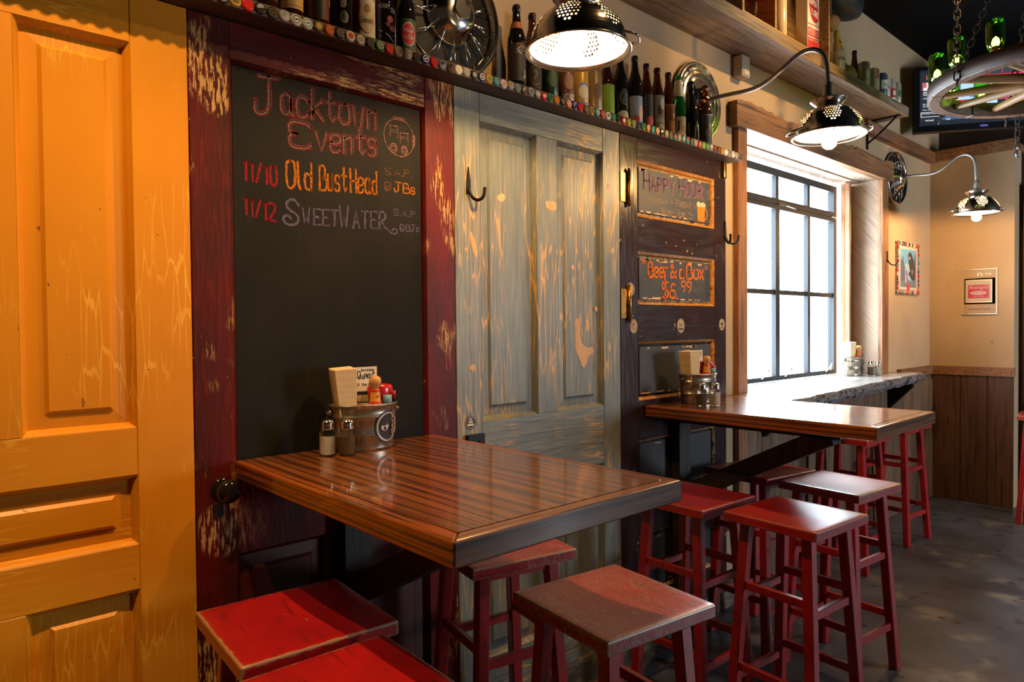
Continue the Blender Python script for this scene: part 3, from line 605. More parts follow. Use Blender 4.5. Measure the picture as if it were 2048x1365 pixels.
# dark plum five-panel door
D4 = thing('plum_brown_door', 'glossy plum-brown door whose panels hold small price chalkboards', 'door', (1.80, .05, .02), kind='thing')
stile(D4, 1.386, 1.505, .02, DT, M['dark_v']); stile(D4, 2.105, 2.208, .02, DT, M['dark_v'])
rows = [(1.872, 2.112), (1.497, 1.724), (1.085, 1.338), (.655, .915), (.235, .500)]
for a, b in ((2.112, DT), (1.724, 1.872), (1.338, 1.497), (.915, 1.085), (.500, .655), (.02, .235)): rail(D4, 1.505, 2.105, a, b, M['dark_h'])
mk('crack', MB().box(1.387, 2.207, -.0006, .0002, 1.4035, 1.4055), M['ink'], D4)
pans = []
for i, r_ in enumerate(rows):
    r = (1.505, 2.105, *r_)
    m = frame_ring(MB(), r, inset(r, .009), .001, .010); frame_ring(m, inset(r, .009), inset(r, .015), .010, .024); mk('moulding', m, M['orange_edge'] if i < 3 else M['chipped'], D4)
    q = inset(r, .015); p = MB(); a = inset(q, .012); frame_ring(p, q, a, .024, .022); p.box(q[0], q[1], .024, .04, q[2], q[3])
    mk('panel', p, M['chipped'] if i in (0, 1) else M['dark_h'], D4)
    bx = inset(q, .004) if i > 2 else inset(q, .008)
    pans.append(mk('chalkboard', MB().box(bx[0], bx[1], .012, .022, bx[2], bx[3]), M['board2'], D4, bevel=.001, label='small grey chalkboard'))
rr = random.Random(9)
for i, r_ in enumerate(rows):   # chipped paint along panel edges
    for k in range(16):
        x = rr.uniform(1.53, 2.05); ln = rr.uniform(.015, .07); hh = rr.uniform(.003, .010); top_ = rr.random() < .5; z = r_[1]-.026-hh if top_ else r_[0]+.026
        patch(D4, [(x, z), (x+ln*.5, z-.002), (x+ln, z+.001), (x+ln*.9, z+hh), (x+ln*.4, z+hh*.7), (x+.003, z+hh)], .0117, 1)
D4b = pans
YC = .0114
C_pu = chalk('purple_chalk', (.13, .06, .16), .40); C_tan = chalk('tan_chalk', (.50, .33, .18), .47); C_o2 = chalk('bright_orange_chalk', (.75, .17, .02), .36); C_gr = chalk('faint_grey_chalk', (.10, .10, .10), .5); C_wh = chalk('cream_chalk', (.75, .62, .42), .45)
let2 = lettering
let2('chalk_heading_outline', [('Happy', 1.566, 1.996, 1.790, 2.002, .074, .0105, {'caps': True}), ('Hour', 1.832, 2.003, 2.020, 2.012, .074, .0105, {'caps': True})], C_tan, YC, D4b[0])
let2('chalk_heading', [('Happy', 1.564, 1.998, 1.788, 2.004, .074, .0085, {'caps': True}), ('Hour', 1.830, 2.005, 2.018, 2.014, .074, .0085, {'caps': True})], C_pu, YC-.0004, D4b[0])
let2('chalk_hours', [('Monday', 1.604, 1.943, 1.736, 1.948, .030, .0032, {'caps': True}), ('-', 1.760, 1.948, 1.782, 1.948, .030, .0032), ('Friday', 1.806, 1.948, 1.924, 1.955, .030, .0032, {'caps': True}), ('3pm', 1.684, 1.899, 1.766, 1.903, .032, .0034), ('-', 1.776, 1.903, 1.796, 1.903, .030, .0032), ('7pm', 1.806, 1.903, 1.874, 1.906, .030, .0034)], C_tan, YC, D4b[0])
mg = MB(); fnC = lambda a, b: (a, YC-.0002, b)
for pl in ([(2.055, 2.050), (2.060, 2.030)], [(2.070, 2.055), (2.076, 2.032)], [(2.066, 2.012), (2.082, 2.018)], [(1.950, 1.968), (1.962, 1.955)], [(1.905, 1.930), (1.935, 1.920)], [(1.905, 1.902), (1.940, 1.910)]): ribbon(mg, pl, .003, fnC)
mk('chalk_rays', mg, C_tan, D4b[0], fix=False)
mg = MB(); mg.add([fnC(a, b) for a, b in ((1.980, 1.900), (2.036, 1.898), (2.042, 1.972), (1.974, 1.970))], [(0,1,2,3)]); ribbon(mg, ring_pts(2.040, 1.938, .020, .026, -PI/2, PI/2, 12), .006, fnC); mk('chalk_mug', mg, chalk('beer_orange_chalk', (.62, .20, .03), .35), D4b[0], fix=False)
mg = MB(); mg.add([(p[0], YC-.0006, p[1]) for p in ((1.972, 1.968), (2.043, 1.969), (2.045, 1.985), (2.026, 1.992), (2.004, 1.987), (1.984, 1.993), (1.970, 1.984))], [list(range(7))]); mk('chalk_foam', mg, C_wh, D4b[0], fix=False)
let2('chalk_offer', [('"', 1.553, 1.640, 1.574, 1.640, .055, .006), ('Beer', 1.592, 1.619, 1.740, 1.622, .066, .0088), ('&', 1.758, 1.623, 1.802, 1.623, .060, .0088), ('a', 1.828, 1.622, 1.862, 1.622, .060, .0088), ('Box', 1.885, 1.622, 2.034, 1.627, .066, .0088), ('"', 2.046, 1.640, 2.066, 1.640, .050, .006)], C_o2, YC, D4b[1])
let2('chalk_price', [('$6', 1.696, 1.532, 1.794, 1.530, .070, .0088), ('.', 1.806, 1.530, 1.816, 1.530, .05, .009), ('99', 1.842, 1.560, 1.922, 1.560, .050, .0075)], C_o2, YC, D4b[1])
let2('chalk_faint_note', [('during', 1.940, 1.585, 2.050, 1.588, .026, .0026), ('happy hr', 1.925, 1.540, 2.070, 1.545, .026, .0026)], C_gr, YC, D4b[1])
# hinges on the near stile, stickers, hooks
for z in (1.984, 1.499):
    h = mk('hinge', MB().box(1.386, 1.432, -.004, .0005, z-.062, z+.062), M['brass'], D4, bevel=.0015, label='aged brass hinge')
    mk('hinge_pin', MB().lathe([(0, -.080), (.006, -.078), (.006, -.070), (.0085, -.068), (.0085, .068), (.006, .070), (.007, .076), (0, .082)], (1.434, -.010, z), 12), M['brass'], h)
mk('hinge', MB().box(2.180, 2.206, -.008, .0, 2.128, 2.204).lathe([(0, -.04), (.007, -.038), (.007, .038), (0, .04)], (2.178, -.010, 2.166), 10), M['brass'], D4, bevel=.001, label='aged brass hinge leaf')
for x, z, r_, kind_ in ((1.472, 1.404, .027, 0), (1.818, 1.404, .030, 1), (2.168, 1.408, .026, 2), (1.452, 1.560, .026, 0)):
    s = mk('sticker', disc(MB(), x, z, r_, r_*1.12, lambda a, b: (a, -.0012, b)), M['kraft'], D4, fix=False, label='round tan sticker')
    m = MB(); fnS = lambda a, b: (a, -.0016, b)
    ribbon(m, ring_pts(x, z, r_*.88, r_*.98, n=28), .0014, fnS)
    if kind_ == 1: printed(m, 'DB', x-.013, x+.013, z-.006, z+.012, fnS); rect(m, x-.019, x+.019, z-.018, z-.011, fnS)
    elif kind_ == 2: disc(m, x, z+.004, .012, .010, fnS, 7); rect(m, x-.010, x+.010, z-.018, z-.012, fnS)
    else:
        for k in range(3): ribbon(m, ring_pts(x-.006+k*.006, z, .010, .014, k, k+4, 12), .0014, fnS)
    mk('sticker_print', m, M['ink'], s, fix=False)
hk = hook(D4, 2.198, 1.880, True)
ws = thing('wall_sticker', 'red and white sticker on the wall strip beside the window casing', 'sticker', (2.268, WY-.001, 1.585))
mk('backing', disc(MB(), 2.268, 1.585, .022, .028, lambda a, b: (a, WY-.0012, b)), M['red_ink'], ws, fix=False); mk('sticker_print', disc(MB(), 2.268, 1.585, .016, .020, lambda a, b: (a, WY-.0016, b)), M['white'], ws, fix=False)

# ------------------------------------------------------------------ wall tables and window counter
def wall_table(label, x0, x1, d, z, th, brace_x):
    t = thing('wall_table', label, 'table', ((x0+x1)/2, -.05, 0), group='wall-mounted bar tables')
    e = .035
    n = 4; w_ = (x1-x0-2*e)/n
    for i in range(n): mk('plank', MB().box(x0+e+i*w_, x0+e+(i+1)*w_, -d+e, -.004, z-th+.012, z), M['oak'], t)
    mk('edge_board', MB().hexa([(x0, -d, z-th), (x1, -d, z-th), (x1-e, -d+e, z-th), (x0+e, -d+e, z-th)], [(x0, -d, z), (x1, -d, z), (x1-e, -d+e, z), (x0+e, -d+e, z)]), M['oak_x'], t, bevel=.004)
    mk('edge_board', MB().hexa([(x0, -.004, z-th), (x0, -d, z-th), (x0+e, -d+e, z-th), (x0+e, -.004, z-th)], [(x0, -.004, z), (x0, -d, z), (x0+e, -d+e, z), (x0+e, -.004, z)]), M['oak_y'], t, bevel=.004)
    mk('edge_board', MB().hexa([(x1, -d, z-th), (x1, -.004, z-th), (x1-e, -.004, z-th), (x1-e, -d+e, z-th)], [(x1, -d, z), (x1, -.004, z), (x1-e, -.004, z), (x1-e, -d+e, z)]), M['oak_y'], t, bevel=.004)
    bm_ = woodmat('black_stained_brace_%d' % int(z*1e4), (.008, .005, .004), (.018, .011, .008), (.026, .016, .011), 'z')
    mk('wall_post', MB().box(brace_x-.045, brace_x+.045, -.045, -.004, .10, z-th+.012), bm_, t, bevel=.002)
    mk('brace', MB().bar((brace_x, -.03, .64), (brace_x, -.70, .985), .07, .075), bm_, t, bevel=.002)
    mk('support_arm', MB().box(brace_x-.035, brace_x+.035, -.74, -.045, z-th-.045, z-th+.011), bm_, t, bevel=.002)
    return t
T1 = wall_table('dark oak wall table in front of the blackboard', -.206, .428, .942, 1.0623, .047, .13)
T2 = wall_table('dark oak wall table jutting out from the plum door', 1.543, 2.131, .945, 1.0623, .047, 1.785)
ct = thing('window_counter', 'grey live-edge slab counter along the window', 'counter', (3.2, -.1, 0))
rr = random.Random(21); n = 80; fe = []; KX = 4.66; KT = 1.050
for i in range(n+1):
    x = 2.14 + (KX-2.14)*i/n; y = -.322 + (.322-.132)*i/n + .008*math.sin(i*.5) + rr.uniform(-.006, .006); fe.append((x, y))
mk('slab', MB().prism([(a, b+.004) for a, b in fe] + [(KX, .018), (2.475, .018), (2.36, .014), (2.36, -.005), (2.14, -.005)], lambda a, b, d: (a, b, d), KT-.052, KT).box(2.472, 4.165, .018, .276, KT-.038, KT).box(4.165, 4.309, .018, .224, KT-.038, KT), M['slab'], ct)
bk = MB()
for i in range(n):
    (xa, ya), (xb, yb) = fe[i], fe[i+1]
    for k, (z0, z1, o0, o1) in enumerate(((-.062, -.040, .006, -.004), (-.040, -.018, -.004, -.002), (-.018, .0005, -.002, .006))):
        bk.add([(xa, ya+o0, KT+z0), (xb, yb+o0, KT+z0), (xb, yb+o1, KT+z1), (xa, ya+o1, KT+z1)], [(0,1,2,3)], 0, True)
    bk.add([(xa, ya+.006, KT-.062), (xb, yb+.006, KT-.062), (xb, yb+.03, KT-.0615), (xa, ya+.03, KT-.0615)], [(0,1,2,3)])
mk('live_edge', bk, M['bark'], ct); mk('slab_end', MB().box(KX, KX+.004, -.130, .018, KT-.058, KT-.002), M['bark'], ct)
for x in (2.62, 4.42): mk('bracket', MB().prism([(.02, KT-.063), (-.13, KT-.063), (-.13, KT-.09), (.02, .80)], lambda a, b, d: (d, a, b), x, x+.045), M['black_iron'], ct)

# ------------------------------------------------------------------ bar stools
def make_stool(name, seat_mat):
    t = thing(name, 'x', 'stool', (0, 0, 0), group='red wooden bar stools'); H = .758; S = .17
    m = MB(); G = 16; V = []
    for jj in range(G+1):
        for ii in range(G+1):
            x, y = -S+2*S*ii/G, -S+2*S*jj/G; u, v_ = min(1, abs(x)/.158), min(1, abs(y)/.158)
            V.append((x, y, .016 - .008*(1-u*u)**1.3*(1-v_*v_)**1.3))
    m.add(V, [(jj*(G+1)+ii, jj*(G+1)+ii+1, (jj+1)*(G+1)+ii+1, (jj+1)*(G+1)+ii) for jj in range(G) for ii in range(G)], 0, True)
    ring = [ii for ii in range(G)] + [jj*(G+1)+G for jj in range(G)] + [G*(G+1)+G-ii for ii in range(G)] + [(G-jj)*(G+1) for jj in range(G)]
    n0 = len(m.v); m.v += [(m.v[k][0], m.v[k][1], -.016) for k in ring]; L4 = len(ring)
    for k in range(L4): m.f.append([ring[(k+1) % L4], ring[k], n0+k, n0+(k+1) % L4]); m.m.append(0); m.sm.append(False)
    m.f.append([n0+k for k in reversed(range(L4))]); m.m.append(0); m.sm.append(False)
    seat = mk('seat', m, seat_mat, t, local=True, bevel=.004, seg=2); seat.location = (0, 0, H-.016)
    a, b = .112, .152; w = .0175
    for sx in (-1, 1):
        for sy in (-1, 1):
            q = lambda cx, cy, z, w: [(cx-w, cy-w, z), (cx+w, cy-w, z), (cx+w, cy+w, z), (cx-w, cy+w, z)]
            mk('leg', MB().hexa(q(sx*b, sy*b, 0, w), q(sx*a, sy*a, H-.033, w)), M['stool_leg'], t, local=True, bevel=.003, seg=1)
    def at(z): return b + (a-b)*z/(H-.033)
    for z in (.505, .222):
        for s in (-1, 1): mk('stretcher', MB().bar((s*at(z), -at(z)+w, z), (s*at(z), at(z)-w, z), .018, .028), M['stool_leg'], t, local=True, bevel=.002, seg=1)
    for z in (.468, .178):
        for s in (-1, 1): mk('stretcher', MB().bar((-at(z)+w, s*at(z), z), (at(z)-w, s*at(z), z), .018, .028), M['stool_leg'], t, local=True, bevel=.002, seg=1)
    for y0 in (-.122, .104): mk('apron', MB().box(-.095, .095, y0, y0+.018, H-.060, H-.033), M['stool_leg'], t, local=True)
    return t
sp = {k: make_stool('bar_stool', M[m]) for k, m in (('n', 'stool_new'), ('w', 'stool_worn'), ('m', 'stool_mid'), ('d', 'stool_dark'))}
used = set()
for k, x, y, a, lab in [
    ('n', -.203, -.345, -4, 'red bar stool with tan worn rim beside the yellow door, behind the front stool'),
    ('n', -.280, -.722, -2, 'red bar stool nearest the camera, cut by the bottom of the picture'),
    ('m', .474, -.262, -12, 'red bar stool tucked under the blackboard table, in front of the blue-grey door'),
    ('w', .394, -.767, -7.5, 'heavily scuffed red bar stool at the outer corner of the blackboard table'),
    ('d', 1.395, -.329, -2.5, 'dark red bar stool between the two tables against the plum door'),
    ('d', 1.429, -.721, -4.7, 'red bar stool in the aisle between the two tables, white glare on its seat'),
    ('m', 2.007, -.630, -6, 'red bar stool under the outer end of the plum door table'),
    ('d', 2.035, -.268, -10, 'red bar stool under the diagonal brace of the plum door table'),
    ('d', 3.293, -.158, -1, 'red bar stool at the window counter nearest the tables'),
    ('d', 4.012, -.150, -5, 'red bar stool at the far end of the window counter'),
    ('m', 5.12, -.775, 6, 'red bar stool by the dark doorway, cut by the picture edge')]:
    o = sp[k] if k not in used else copy_tree(sp[k]); used.add(k)
    o.location = (x, y, 0); o.rotation_euler = (0, 0, math.radians(a)); o['label'] = lab
# ------------------------------------------------------------------ lower shelf edged with bottle caps
SZ = 2.240
ls = thing('bottle_shelf', 'long weathered shelf edged with a row of bottle caps above the doors', 'shelf', (.8, WY, 2.207))
mk('shelf_board', MB().box(-1.3, 2.235, -.078, WY, 2.207, SZ), M['shelfwood'], ls, bevel=.002)
cols = dict(red=(.50, .015, .012), white=(.66, .62, .56), black=(.015, .013, .012), navy=(.02, .03, .16), gold=(.50, .32, .06), silver=(.42, .40, .38), green=(.04, .20, .08), teal=(.02, .22, .26), brown=(.11, .06, .03), orange=(.60, .14, .01), grey=(.22, .22, .21), lime=(.18, .30, .06))
CM = {k: plain('cap_'+k, c, .25, .35 if k in ('gold', 'silver') else 0., coat=.4) for k, c in cols.items()}
cap = MB(); prof = [(.0155, 0.), (.0150, .002), (.0132, .0055), (.0122, .0062)]
seg = 24; b = 0
for i, (r_, z) in enumerate(prof):
    for k in range(seg):
        rr_ = r_ + (.0009 if (k % 2 and i < 2) else 0); th = 2*PI*k/seg; cap.v.append((rr_*math.cos(th), -z, rr_*math.sin(th)))
for i in range(3):
    for k in range(seg):
        k2 = (k+1) % seg; cap.f.append([i*seg+k, i*seg+k2, (i+1)*seg+k2, (i+1)*seg+k]); cap.m.append(0); cap.sm.append(i > 0)
cap.f.append([3*seg+k for k in range(seg)]); cap.m.append(0); cap.sm.append(False)
emb = []
e = MB(); disc(e, 0, 0, .0085, .0085, lambda a, b: (a, -.0065, b), 16); emb.append(e)
e = MB()
for k in range(5): a = 2*PI*k/5+.3; e.add([(0, -.0065, 0), (.010*math.cos(a-.25), -.0065, .010*math.sin(a-.25)), (.010*math.cos(a+.25), -.0065, .010*math.sin(a+.25))], [(0, 1, 2)])
emb.append(e)
e = MB(); n = 18
e.add([(.0105*math.cos(2*PI*k/n), -.0065, .0105*math.sin(2*PI*k/n)) for k in range(n)] + [(.0082*math.cos(2*PI*k/n), -.0065, .0082*math.sin(2*PI*k/n)) for k in range(n)], [(k, (k+1) % n, n+(k+1) % n, n+k) for k in range(n)]); rect(e, -.005, .005, -.002, .002, lambda a, b: (a, -.0065, b)); emb.append(e)
e = MB(); rect(e, -.009, .009, .001, .005, lambda a, b: (a, -.0065, b)); rect(e, -.007, .007, -.005, -.001, lambda a, b: (a, -.0065, b)); emb.append(e)
e = MB(); e.add([(.010*math.cos(t), -.0065, .010*math.sin(t)) for t in [.6+PI*k/8 for k in range(9)]] + [(.004, -.0065, .002)], [list(range(10))]); emb.append(e)
def mesh_of(name, mb, m=None):
    me = bpy.data.meshes.new(name); me.from_pydata(mb.v, [], mb.f); me.polygons.foreach_set('use_smooth', mb.sm); me.materials.append(m); me.update(); return me
cap_me = mesh_of('bottle_cap', cap, CM['red']); emb_me = [mesh_of('cap_emblem', x, CM['white']) for x in emb]
for o_ in (cap_me,):
    import bmesh
    bm = bmesh.new(); bm.from_mesh(o_); bmesh.ops.recalc_face_normals(bm, faces=bm.faces); bm.to_mesh(o_); bm.free()
def put_cap(parent, loc, col, ecol, ei, rot=0., sc=1., name='bottle_cap', faces='-y'):
    o = bpy.data.objects.new(name, cap_me); COL.objects.link(o); o.parent = parent; o.location = Vector(loc)-ORG[parent]
    o.rotation_euler = (0, rot, 0); o.scale = (sc,)*3; o.material_slots[0].link = 'OBJECT'; o.material_slots[0].material = CM[col]
    if ecol:
        q = bpy.data.objects.new('cap_emblem', emb_me[ei]); COL.objects.link(q); q.parent = o; q.material_slots[0].link = 'OBJECT'; q.material_slots[0].material = CM[ecol]
    return o
first = ['black:silver', 'gold:brown', 'red:', 'black:silver', 'black:brown', 'silver:grey', 'white:black', 'white:teal', 'brown:gold', 'orange:red', 'black:brown', 'white:red', 'silver:grey', 'black:', 'green:silver', 'red:', 'silver:brown', 'white:grey', 'black:', 'navy:white', 'red:', 'grey:navy', 'brown:black', 'white:silver', 'silver:grey', 'black:grey', 'navy:white', 'gold:green', 'teal:silver', 'white:red', 'silver:gold', 'grey:teal', 'brown:silver', 'silver:navy', 'grey:white', 'red:white', 'green:black', 'orange:gold', 'black:silver', 'orange:white', 'navy:grey', 'red:', 'brown:silver', 'gold:black', 'teal:white', 'red:silver', 'white:black', 'green:', 'black:', 'red:white', 'gold:lime']
rr = random.Random(4); i = 0; x = -.246
for k in range(30): put_cap(ls, (-.2778-.0318*k, -.0785, 2.2225), rr.choice(list(cols)), '', 0)
pal = list(cols)
while x < 2.20:
    if i < len(first): c, ec = first[i].split(':')
    else: c, ec = rr.choice(pal), rr.choice(['white', 'black', 'silver', 'red', ''])
    if ec == c: ec = 'silver'
    put_cap(ls, (x, -.0785, 2.2225+rr.uniform(-.0015, .0015)), c, ec, rr.randrange(5), rr.uniform(-.5, .5)); i += 1; x += .0318

# ------------------------------------------------------------------ bottles and cans
SHAPES = {
 'long': [(0, .004), (.022, .002), (.0290, 0), (.0305, .004), (.0305, .128), (.0295, .140), (.0225, .168), (.0155, .196), (.0130, .222), (.0130, .232), (.0146, .233), (.0146, .243), (.0135, .2445), (.0135, .248), (.0105, .248), (.0105, .236), (0, .236)],
 'bomber': [(0, .004), (.026, .002), (.0345, 0), (.0360, .004), (.0360, .165), (.0345, .180), (.0250, .208), (.0175, .232), (.0150, .262), (.0150, .272), (.0168, .273), (.0168, .284), (.0150, .286), (.0150, .290), (.0115, .290), (.0115, .275), (0, .275)],
 'champ': [(0, .006), (.026, .002), (.0355, 0), (.0370, .005), (.0370, .140), (.0340, .165), (.0250, .200), (.0175, .240), (.0155, .270), (.0172, .272), (.0172, .288), (.0150, .292), (0, .292)],
 'can': [(0, .004), (.024, .002), (.0265, 0), (.0325, .010), (.0325, .112), (.0265, .122), (.0270, .124), (.0258, .124), (.0248, .119), (0, .119)],
 'tall': [(0, .004), (.024, .002), (.0265, 0), (.0325, .010), (.0325, .148), (.0265, .158), (.0270, .160), (.0258, .160), (.0248, .155), (0, .155)]}
TH = math.radians(-112)      # labels look towards the room
def cyl(r, th0=TH):
    return lambda u, v, rr=0.: ((r+rr)*math.cos(th0+u/r), (r+rr)*math.sin(th0+u/r), v)
def wrap(mb, r, u0, u1, v0, v1, n=14, th0=TH, rr=.0003):
    f = cyl(r, th0); v = [f(u0+(u1-u0)*i/n, vv, rr) for vv in (v0, v1) for i in range(n+1)]
    return mb.add(v, [(i, i+1, n+2+i, n+1+i) for i in range(n)], 0, True)
def bottle(name, label, shape, loc, mat, lab=None, art=(), sc=1., hs=1., neck=None, group='bottles on the cap-edged shelf', cat='bottle', rz=0., top=None):
    """lab: (colour, v0, v1) wrap; art: list of (kind, colour, args)"""
    t = thing(name, label, cat, loc, rz, group); prof = [(r_*sc, z*hs) for r_, z in SHAPES[shape]]; R_ = max(p[0] for p in prof)
    mk('glass' if mat in GL else 'can_body', MB().lathe(prof, (0, 0, 0), 20), mat, t, local=True)
    L = None
    if lab:
        L = mk('paper_label', wrap(MB(), R_, -R_*1.9, R_*1.9, lab[1]*hs, lab[2]*hs), plain('label_paper_'+name, lab[0], .55), t, local=True, fix=False)
    if neck: mk('neck_label', MB().lathe([(neck[1]*sc+.0005, neck[2]*hs), (neck[3]*sc+.0005, neck[4]*hs)], (0, 0, 0), 20, closed=False), plain('neck_paper', neck[0], .5), t, local=True)
    f = cyl(R_); lay = .0007
    for a in art:
        m = MB(); g = lambda u, v, l=lay: f(u, v*hs, l)
        if a[0] == 'txt': printed(m, a[2], a[3], a[4], a[5], a[6], g)
        elif a[0] == 'disc':
            nn = 14; cu, cv, ru, rv = a[2:6]; us = [cu+ru*math.sin(PI*(i/nn-.5)) for i in range(nn+1)]; hs_ = [max(rv*math.cos(PI*(i/nn-.5)), .0002) for i in range(nn+1)]
            m.add([g(u, cv-h_) for u, h_ in zip(us, hs_)]+[g(u, cv+h_) for u, h_ in zip(us, hs_)], [(i, i+1, nn+2+i, nn+1+i) for i in range(nn)], 0, True)
        elif a[0] == 'rect': wrap(m, R_, a[2], a[3], a[4]*hs, a[5]*hs, 8, rr=lay)
        elif a[0] == 'poly': m.add([g(*p) for p in a[2]], [list(range(len(a[2])))])
        mk('label_print', m, plain('print_'+a[0], a[1], .5), L or t, local=True, fix=False); lay += .0003
    if top: mk('crown_cap', MB().lathe([(0, .0065), (.0150*sc, .0065), (.0165*sc, .003), (.0170*sc, -.004)], (0, 0, prof[-1][1] if False else max(p[1] for p in prof)-.004), 20), top, t, local=True)
    return t
BG, KG, GG = M['brown_glass'], M['black_glass'], M['green_glass']; GL = (BG, KG, GG, M['clear'])
cream = (.62, .52, .36); wht = (.68, .64, .58); blk = (.015, .014, .014); red = (.45, .02, .02); org = (.55, .16, .02); yel = (.62, .40, .07)
BY = -.022
def at(x, dy=0.): return (x, BY+dy, SZ)
bottle('beer_bottle', 'dark bottle at the near end of the cap-edged shelf', 'long', at(-.112), BG, ((.05, .04, .03), .03, .11))
bottle('beer_bottle', 'brown bottle with gold label and three dark barrels', 'long', at(-.040), BG, ((.50, .30, .08), .025, .105), [('rect', (.62, .36, .12), -.03, .03, .026, .040), ('txt', blk, 'OLD STOCK', -.024, .024, .029, .036), ('disc', (.06, .03, .01), -.010, .075, .008, .010), ('disc', (.06, .03, .01), .010, .075, .008, .010), ('disc', (.06, .03, .01), 0, .056, .008, .008)])
bottle('beer_bottle', 'brown bottle with dark red label and black oval', 'long', at(.037), BG, ((.14, .02, .015), .02, .118), [('disc', (.02, .015, .012), 0, .066, .022, .050), ('txt', cream, 'ZUUR', -.019, .019, .082, .100)])
bottle('beer_bottle', 'black bottle with faint white illustration', 'long', at(.110), KG, None, [('disc', (.12, .12, .13), .004, .045, .012, .018), ('disc', (.02, .02, .02), .002, .048, .007, .012), ('disc', (.10, .10, .11), .002, .088, .009, .013), ('txt', (.16, .16, .16), 'S', -.006, .010, .07, .11)], sc=1.05)
bottle('beer_can', 'red and white can with cream oval label', 'tall', at(.182), plain('can_red', (.42, .02, .02), .3, .2), (wht, .01, .148), [('rect', red, -.06, .06, .118, .147), ('rect', red, -.06, -.016, .02, .118), ('disc', cream, .006, .066, .024, .046), ('disc', (.30, .17, .08), .006, .090, .009, .013), ('txt', wht, 'DRAFT', -.022, .026, .123, .139), ('txt', blk, "Schmidt's", -.016, .027, .048, .066)], cat='can')
bottle('beer_bottle', 'black bottle with white capitals and red flowers', 'long', at(.253), KG, None, [('txt', (.55, .53, .46), 'HEAVY', -.026, .012, .112, .126), ('txt', (.45, .43, .38), 'SEAS', .014, .036, .104, .118), ('disc', (.35, .03, .03), .012, .082, .010, .010), ('disc', (.30, .02, .03), .018, .056, .009, .009), ('disc', (.22, .02, .02), .004, .066, .007, .007), ('poly', (.45, .40, .25), [(-.020, .050), (.006, .036), (.022, .018), (.019, .017), (.004, .033), (-.021, .047)]), ('poly', (.40, .36, .22), [(-.020, .028), (.026, .036), (.026, .039), (-.020, .032)])], sc=1.0)
bottle('beer_bottle', 'dark bottle with green label and large red disc', 'long', at(.328), KG, ((.03, .075, .03), .012, .105), [('disc', wht, .003, .058, .0235, .036), ('disc', (.50, .02, .03), .003, .058, .0215, .033), ('txt', wht, 'Pliny', -.012, .016, .060, .074), ('txt', wht, 'the Elder', -.014, .020, .042, .056)], sc=1.0)
bottle('beer_bottle', 'tall black bottle with script label standing next to the spoked wheel cover', 'bomber', at(.782, -.01), KG, ((.045, .035, .028), .02, .150), [('txt', (.42, .34, .24), 'Turbo', -.012, .020, .132, .146), ('txt', (.40, .32, .22), 'Smoker', -.014, .022, .114, .130), ('disc', (.5, .5, .45), .016, .045, .007, .015), ('disc', (.045, .035, .028), .013, .047, .006, .013)], sc=.9, neck=((.42, .12, .05), .026, .204, .019, .228))
bottle('beer_bottle', 'tall dark bottle with a ring emblem half hidden by the front lamp', 'bomber', at(.868), BG, ((.018, .015, .012), .015, .120), [('disc', (.16, .13, .08), 0, .062, .024, .036), ('disc', (.018, .015, .012), 0, .062, .022, .033), ('txt', (.18, .15, .09), '2', -.010, .010, .045, .080)], sc=.9)
bottle('beer_can', 'dark green can behind the front lamp', 'tall', at(.955), plain('can_green', (.02, .05, .025), .3, .3), None, [('disc', (.05, .10, .04), 0, .07, .02, .03)], cat='can')
bottle('beer_can', 'brown can with big white letters below the front lamp', 'tall', at(1.041), plain('can_brown', (.16, .07, .035), .3, .2), None, [('txt', wht, 'VOOD', -.024, .030, .012, .034), ('disc', (.30, .16, .10), 0, .08, .02, .03)], cat='can')
bottle('beer_can', 'yellow can with blue and white arches', 'tall', at(1.122), plain('can_yellow', (.50, .30, .06), .3, .1), None, [('disc', (.15, .2, .5), .002, .062, .026, .032), ('disc', (.60, .52, .38), .002, .058, .023, .027), ('rect', (.15, .2, .45), -.03, .03, .012, .020)], cat='can')
bottle('beer_can', 'tan can with brown print next to the green can', 'tall', at(1.203), plain('can_tan', (.26, .18, .10), .35, .2), None, [('disc', (.14, .09, .05), 0, .08, .018, .030), ('txt', (.45, .36, .22), 'BROWN', -.02, .024, .014, .026)], cat='can')
bottle('beer_bottle', 'bottle with bright lime green label', 'long', at(1.280), BG, ((.17, .30, .02), .004, .125), [('poly', (.40, .50, .03), [(-.016, .02), (.026, .035), (.026, .08), (.005, .10), (-.004, .07)]), ('poly', (.05, .10, .02), [(-.02, .035), (.02, .030), (.022, .045), (-.016, .05)])])
bottle('beer_bottle', 'stout black bottle with a ringed number 3 and pale base', 'bomber', at(1.366), KG, None, [('disc', (.13, .11, .08), .004, .098, .022, .034), ('disc', (.012, .010, .009), .004, .098, .019, .030), ('txt', (.15, .13, .09), '3', -.006, .013, .078, .118), ('disc', (.40, .32, .20), 0, .014, .030, .026)], sc=.86, hs=.95)
bottle('beer_bottle', 'tall black bottle with blue sky label and orange neck band', 'bomber', at(1.462), KG, ((.26, .32, .42), .004, .118), [('poly', (.05, .04, .05), [(-.030, .06), (-.012, .085), (-.006, .118), (-.03, .118)]), ('disc', (.60, .38, .28), .014, .052, .016, .030), ('disc', (.45, .03, .03), -.012, .020, .016, .018)], sc=.86, neck=((.38, .10, .03), .026, .196, .019, .222))
bottle('beer_bottle', 'brown bottle with narrow dark label and red base', 'long', at(1.540), BG, ((.020, .016, .014), .02, .128), [('disc', (.40, .03, .02), .004, .028, .018, .018), ('poly', (.45, .38, .30), [(-.018, .085), (.02, .06), (.02, .063), (-.018, .089)])], hs=1.12, sc=.95)
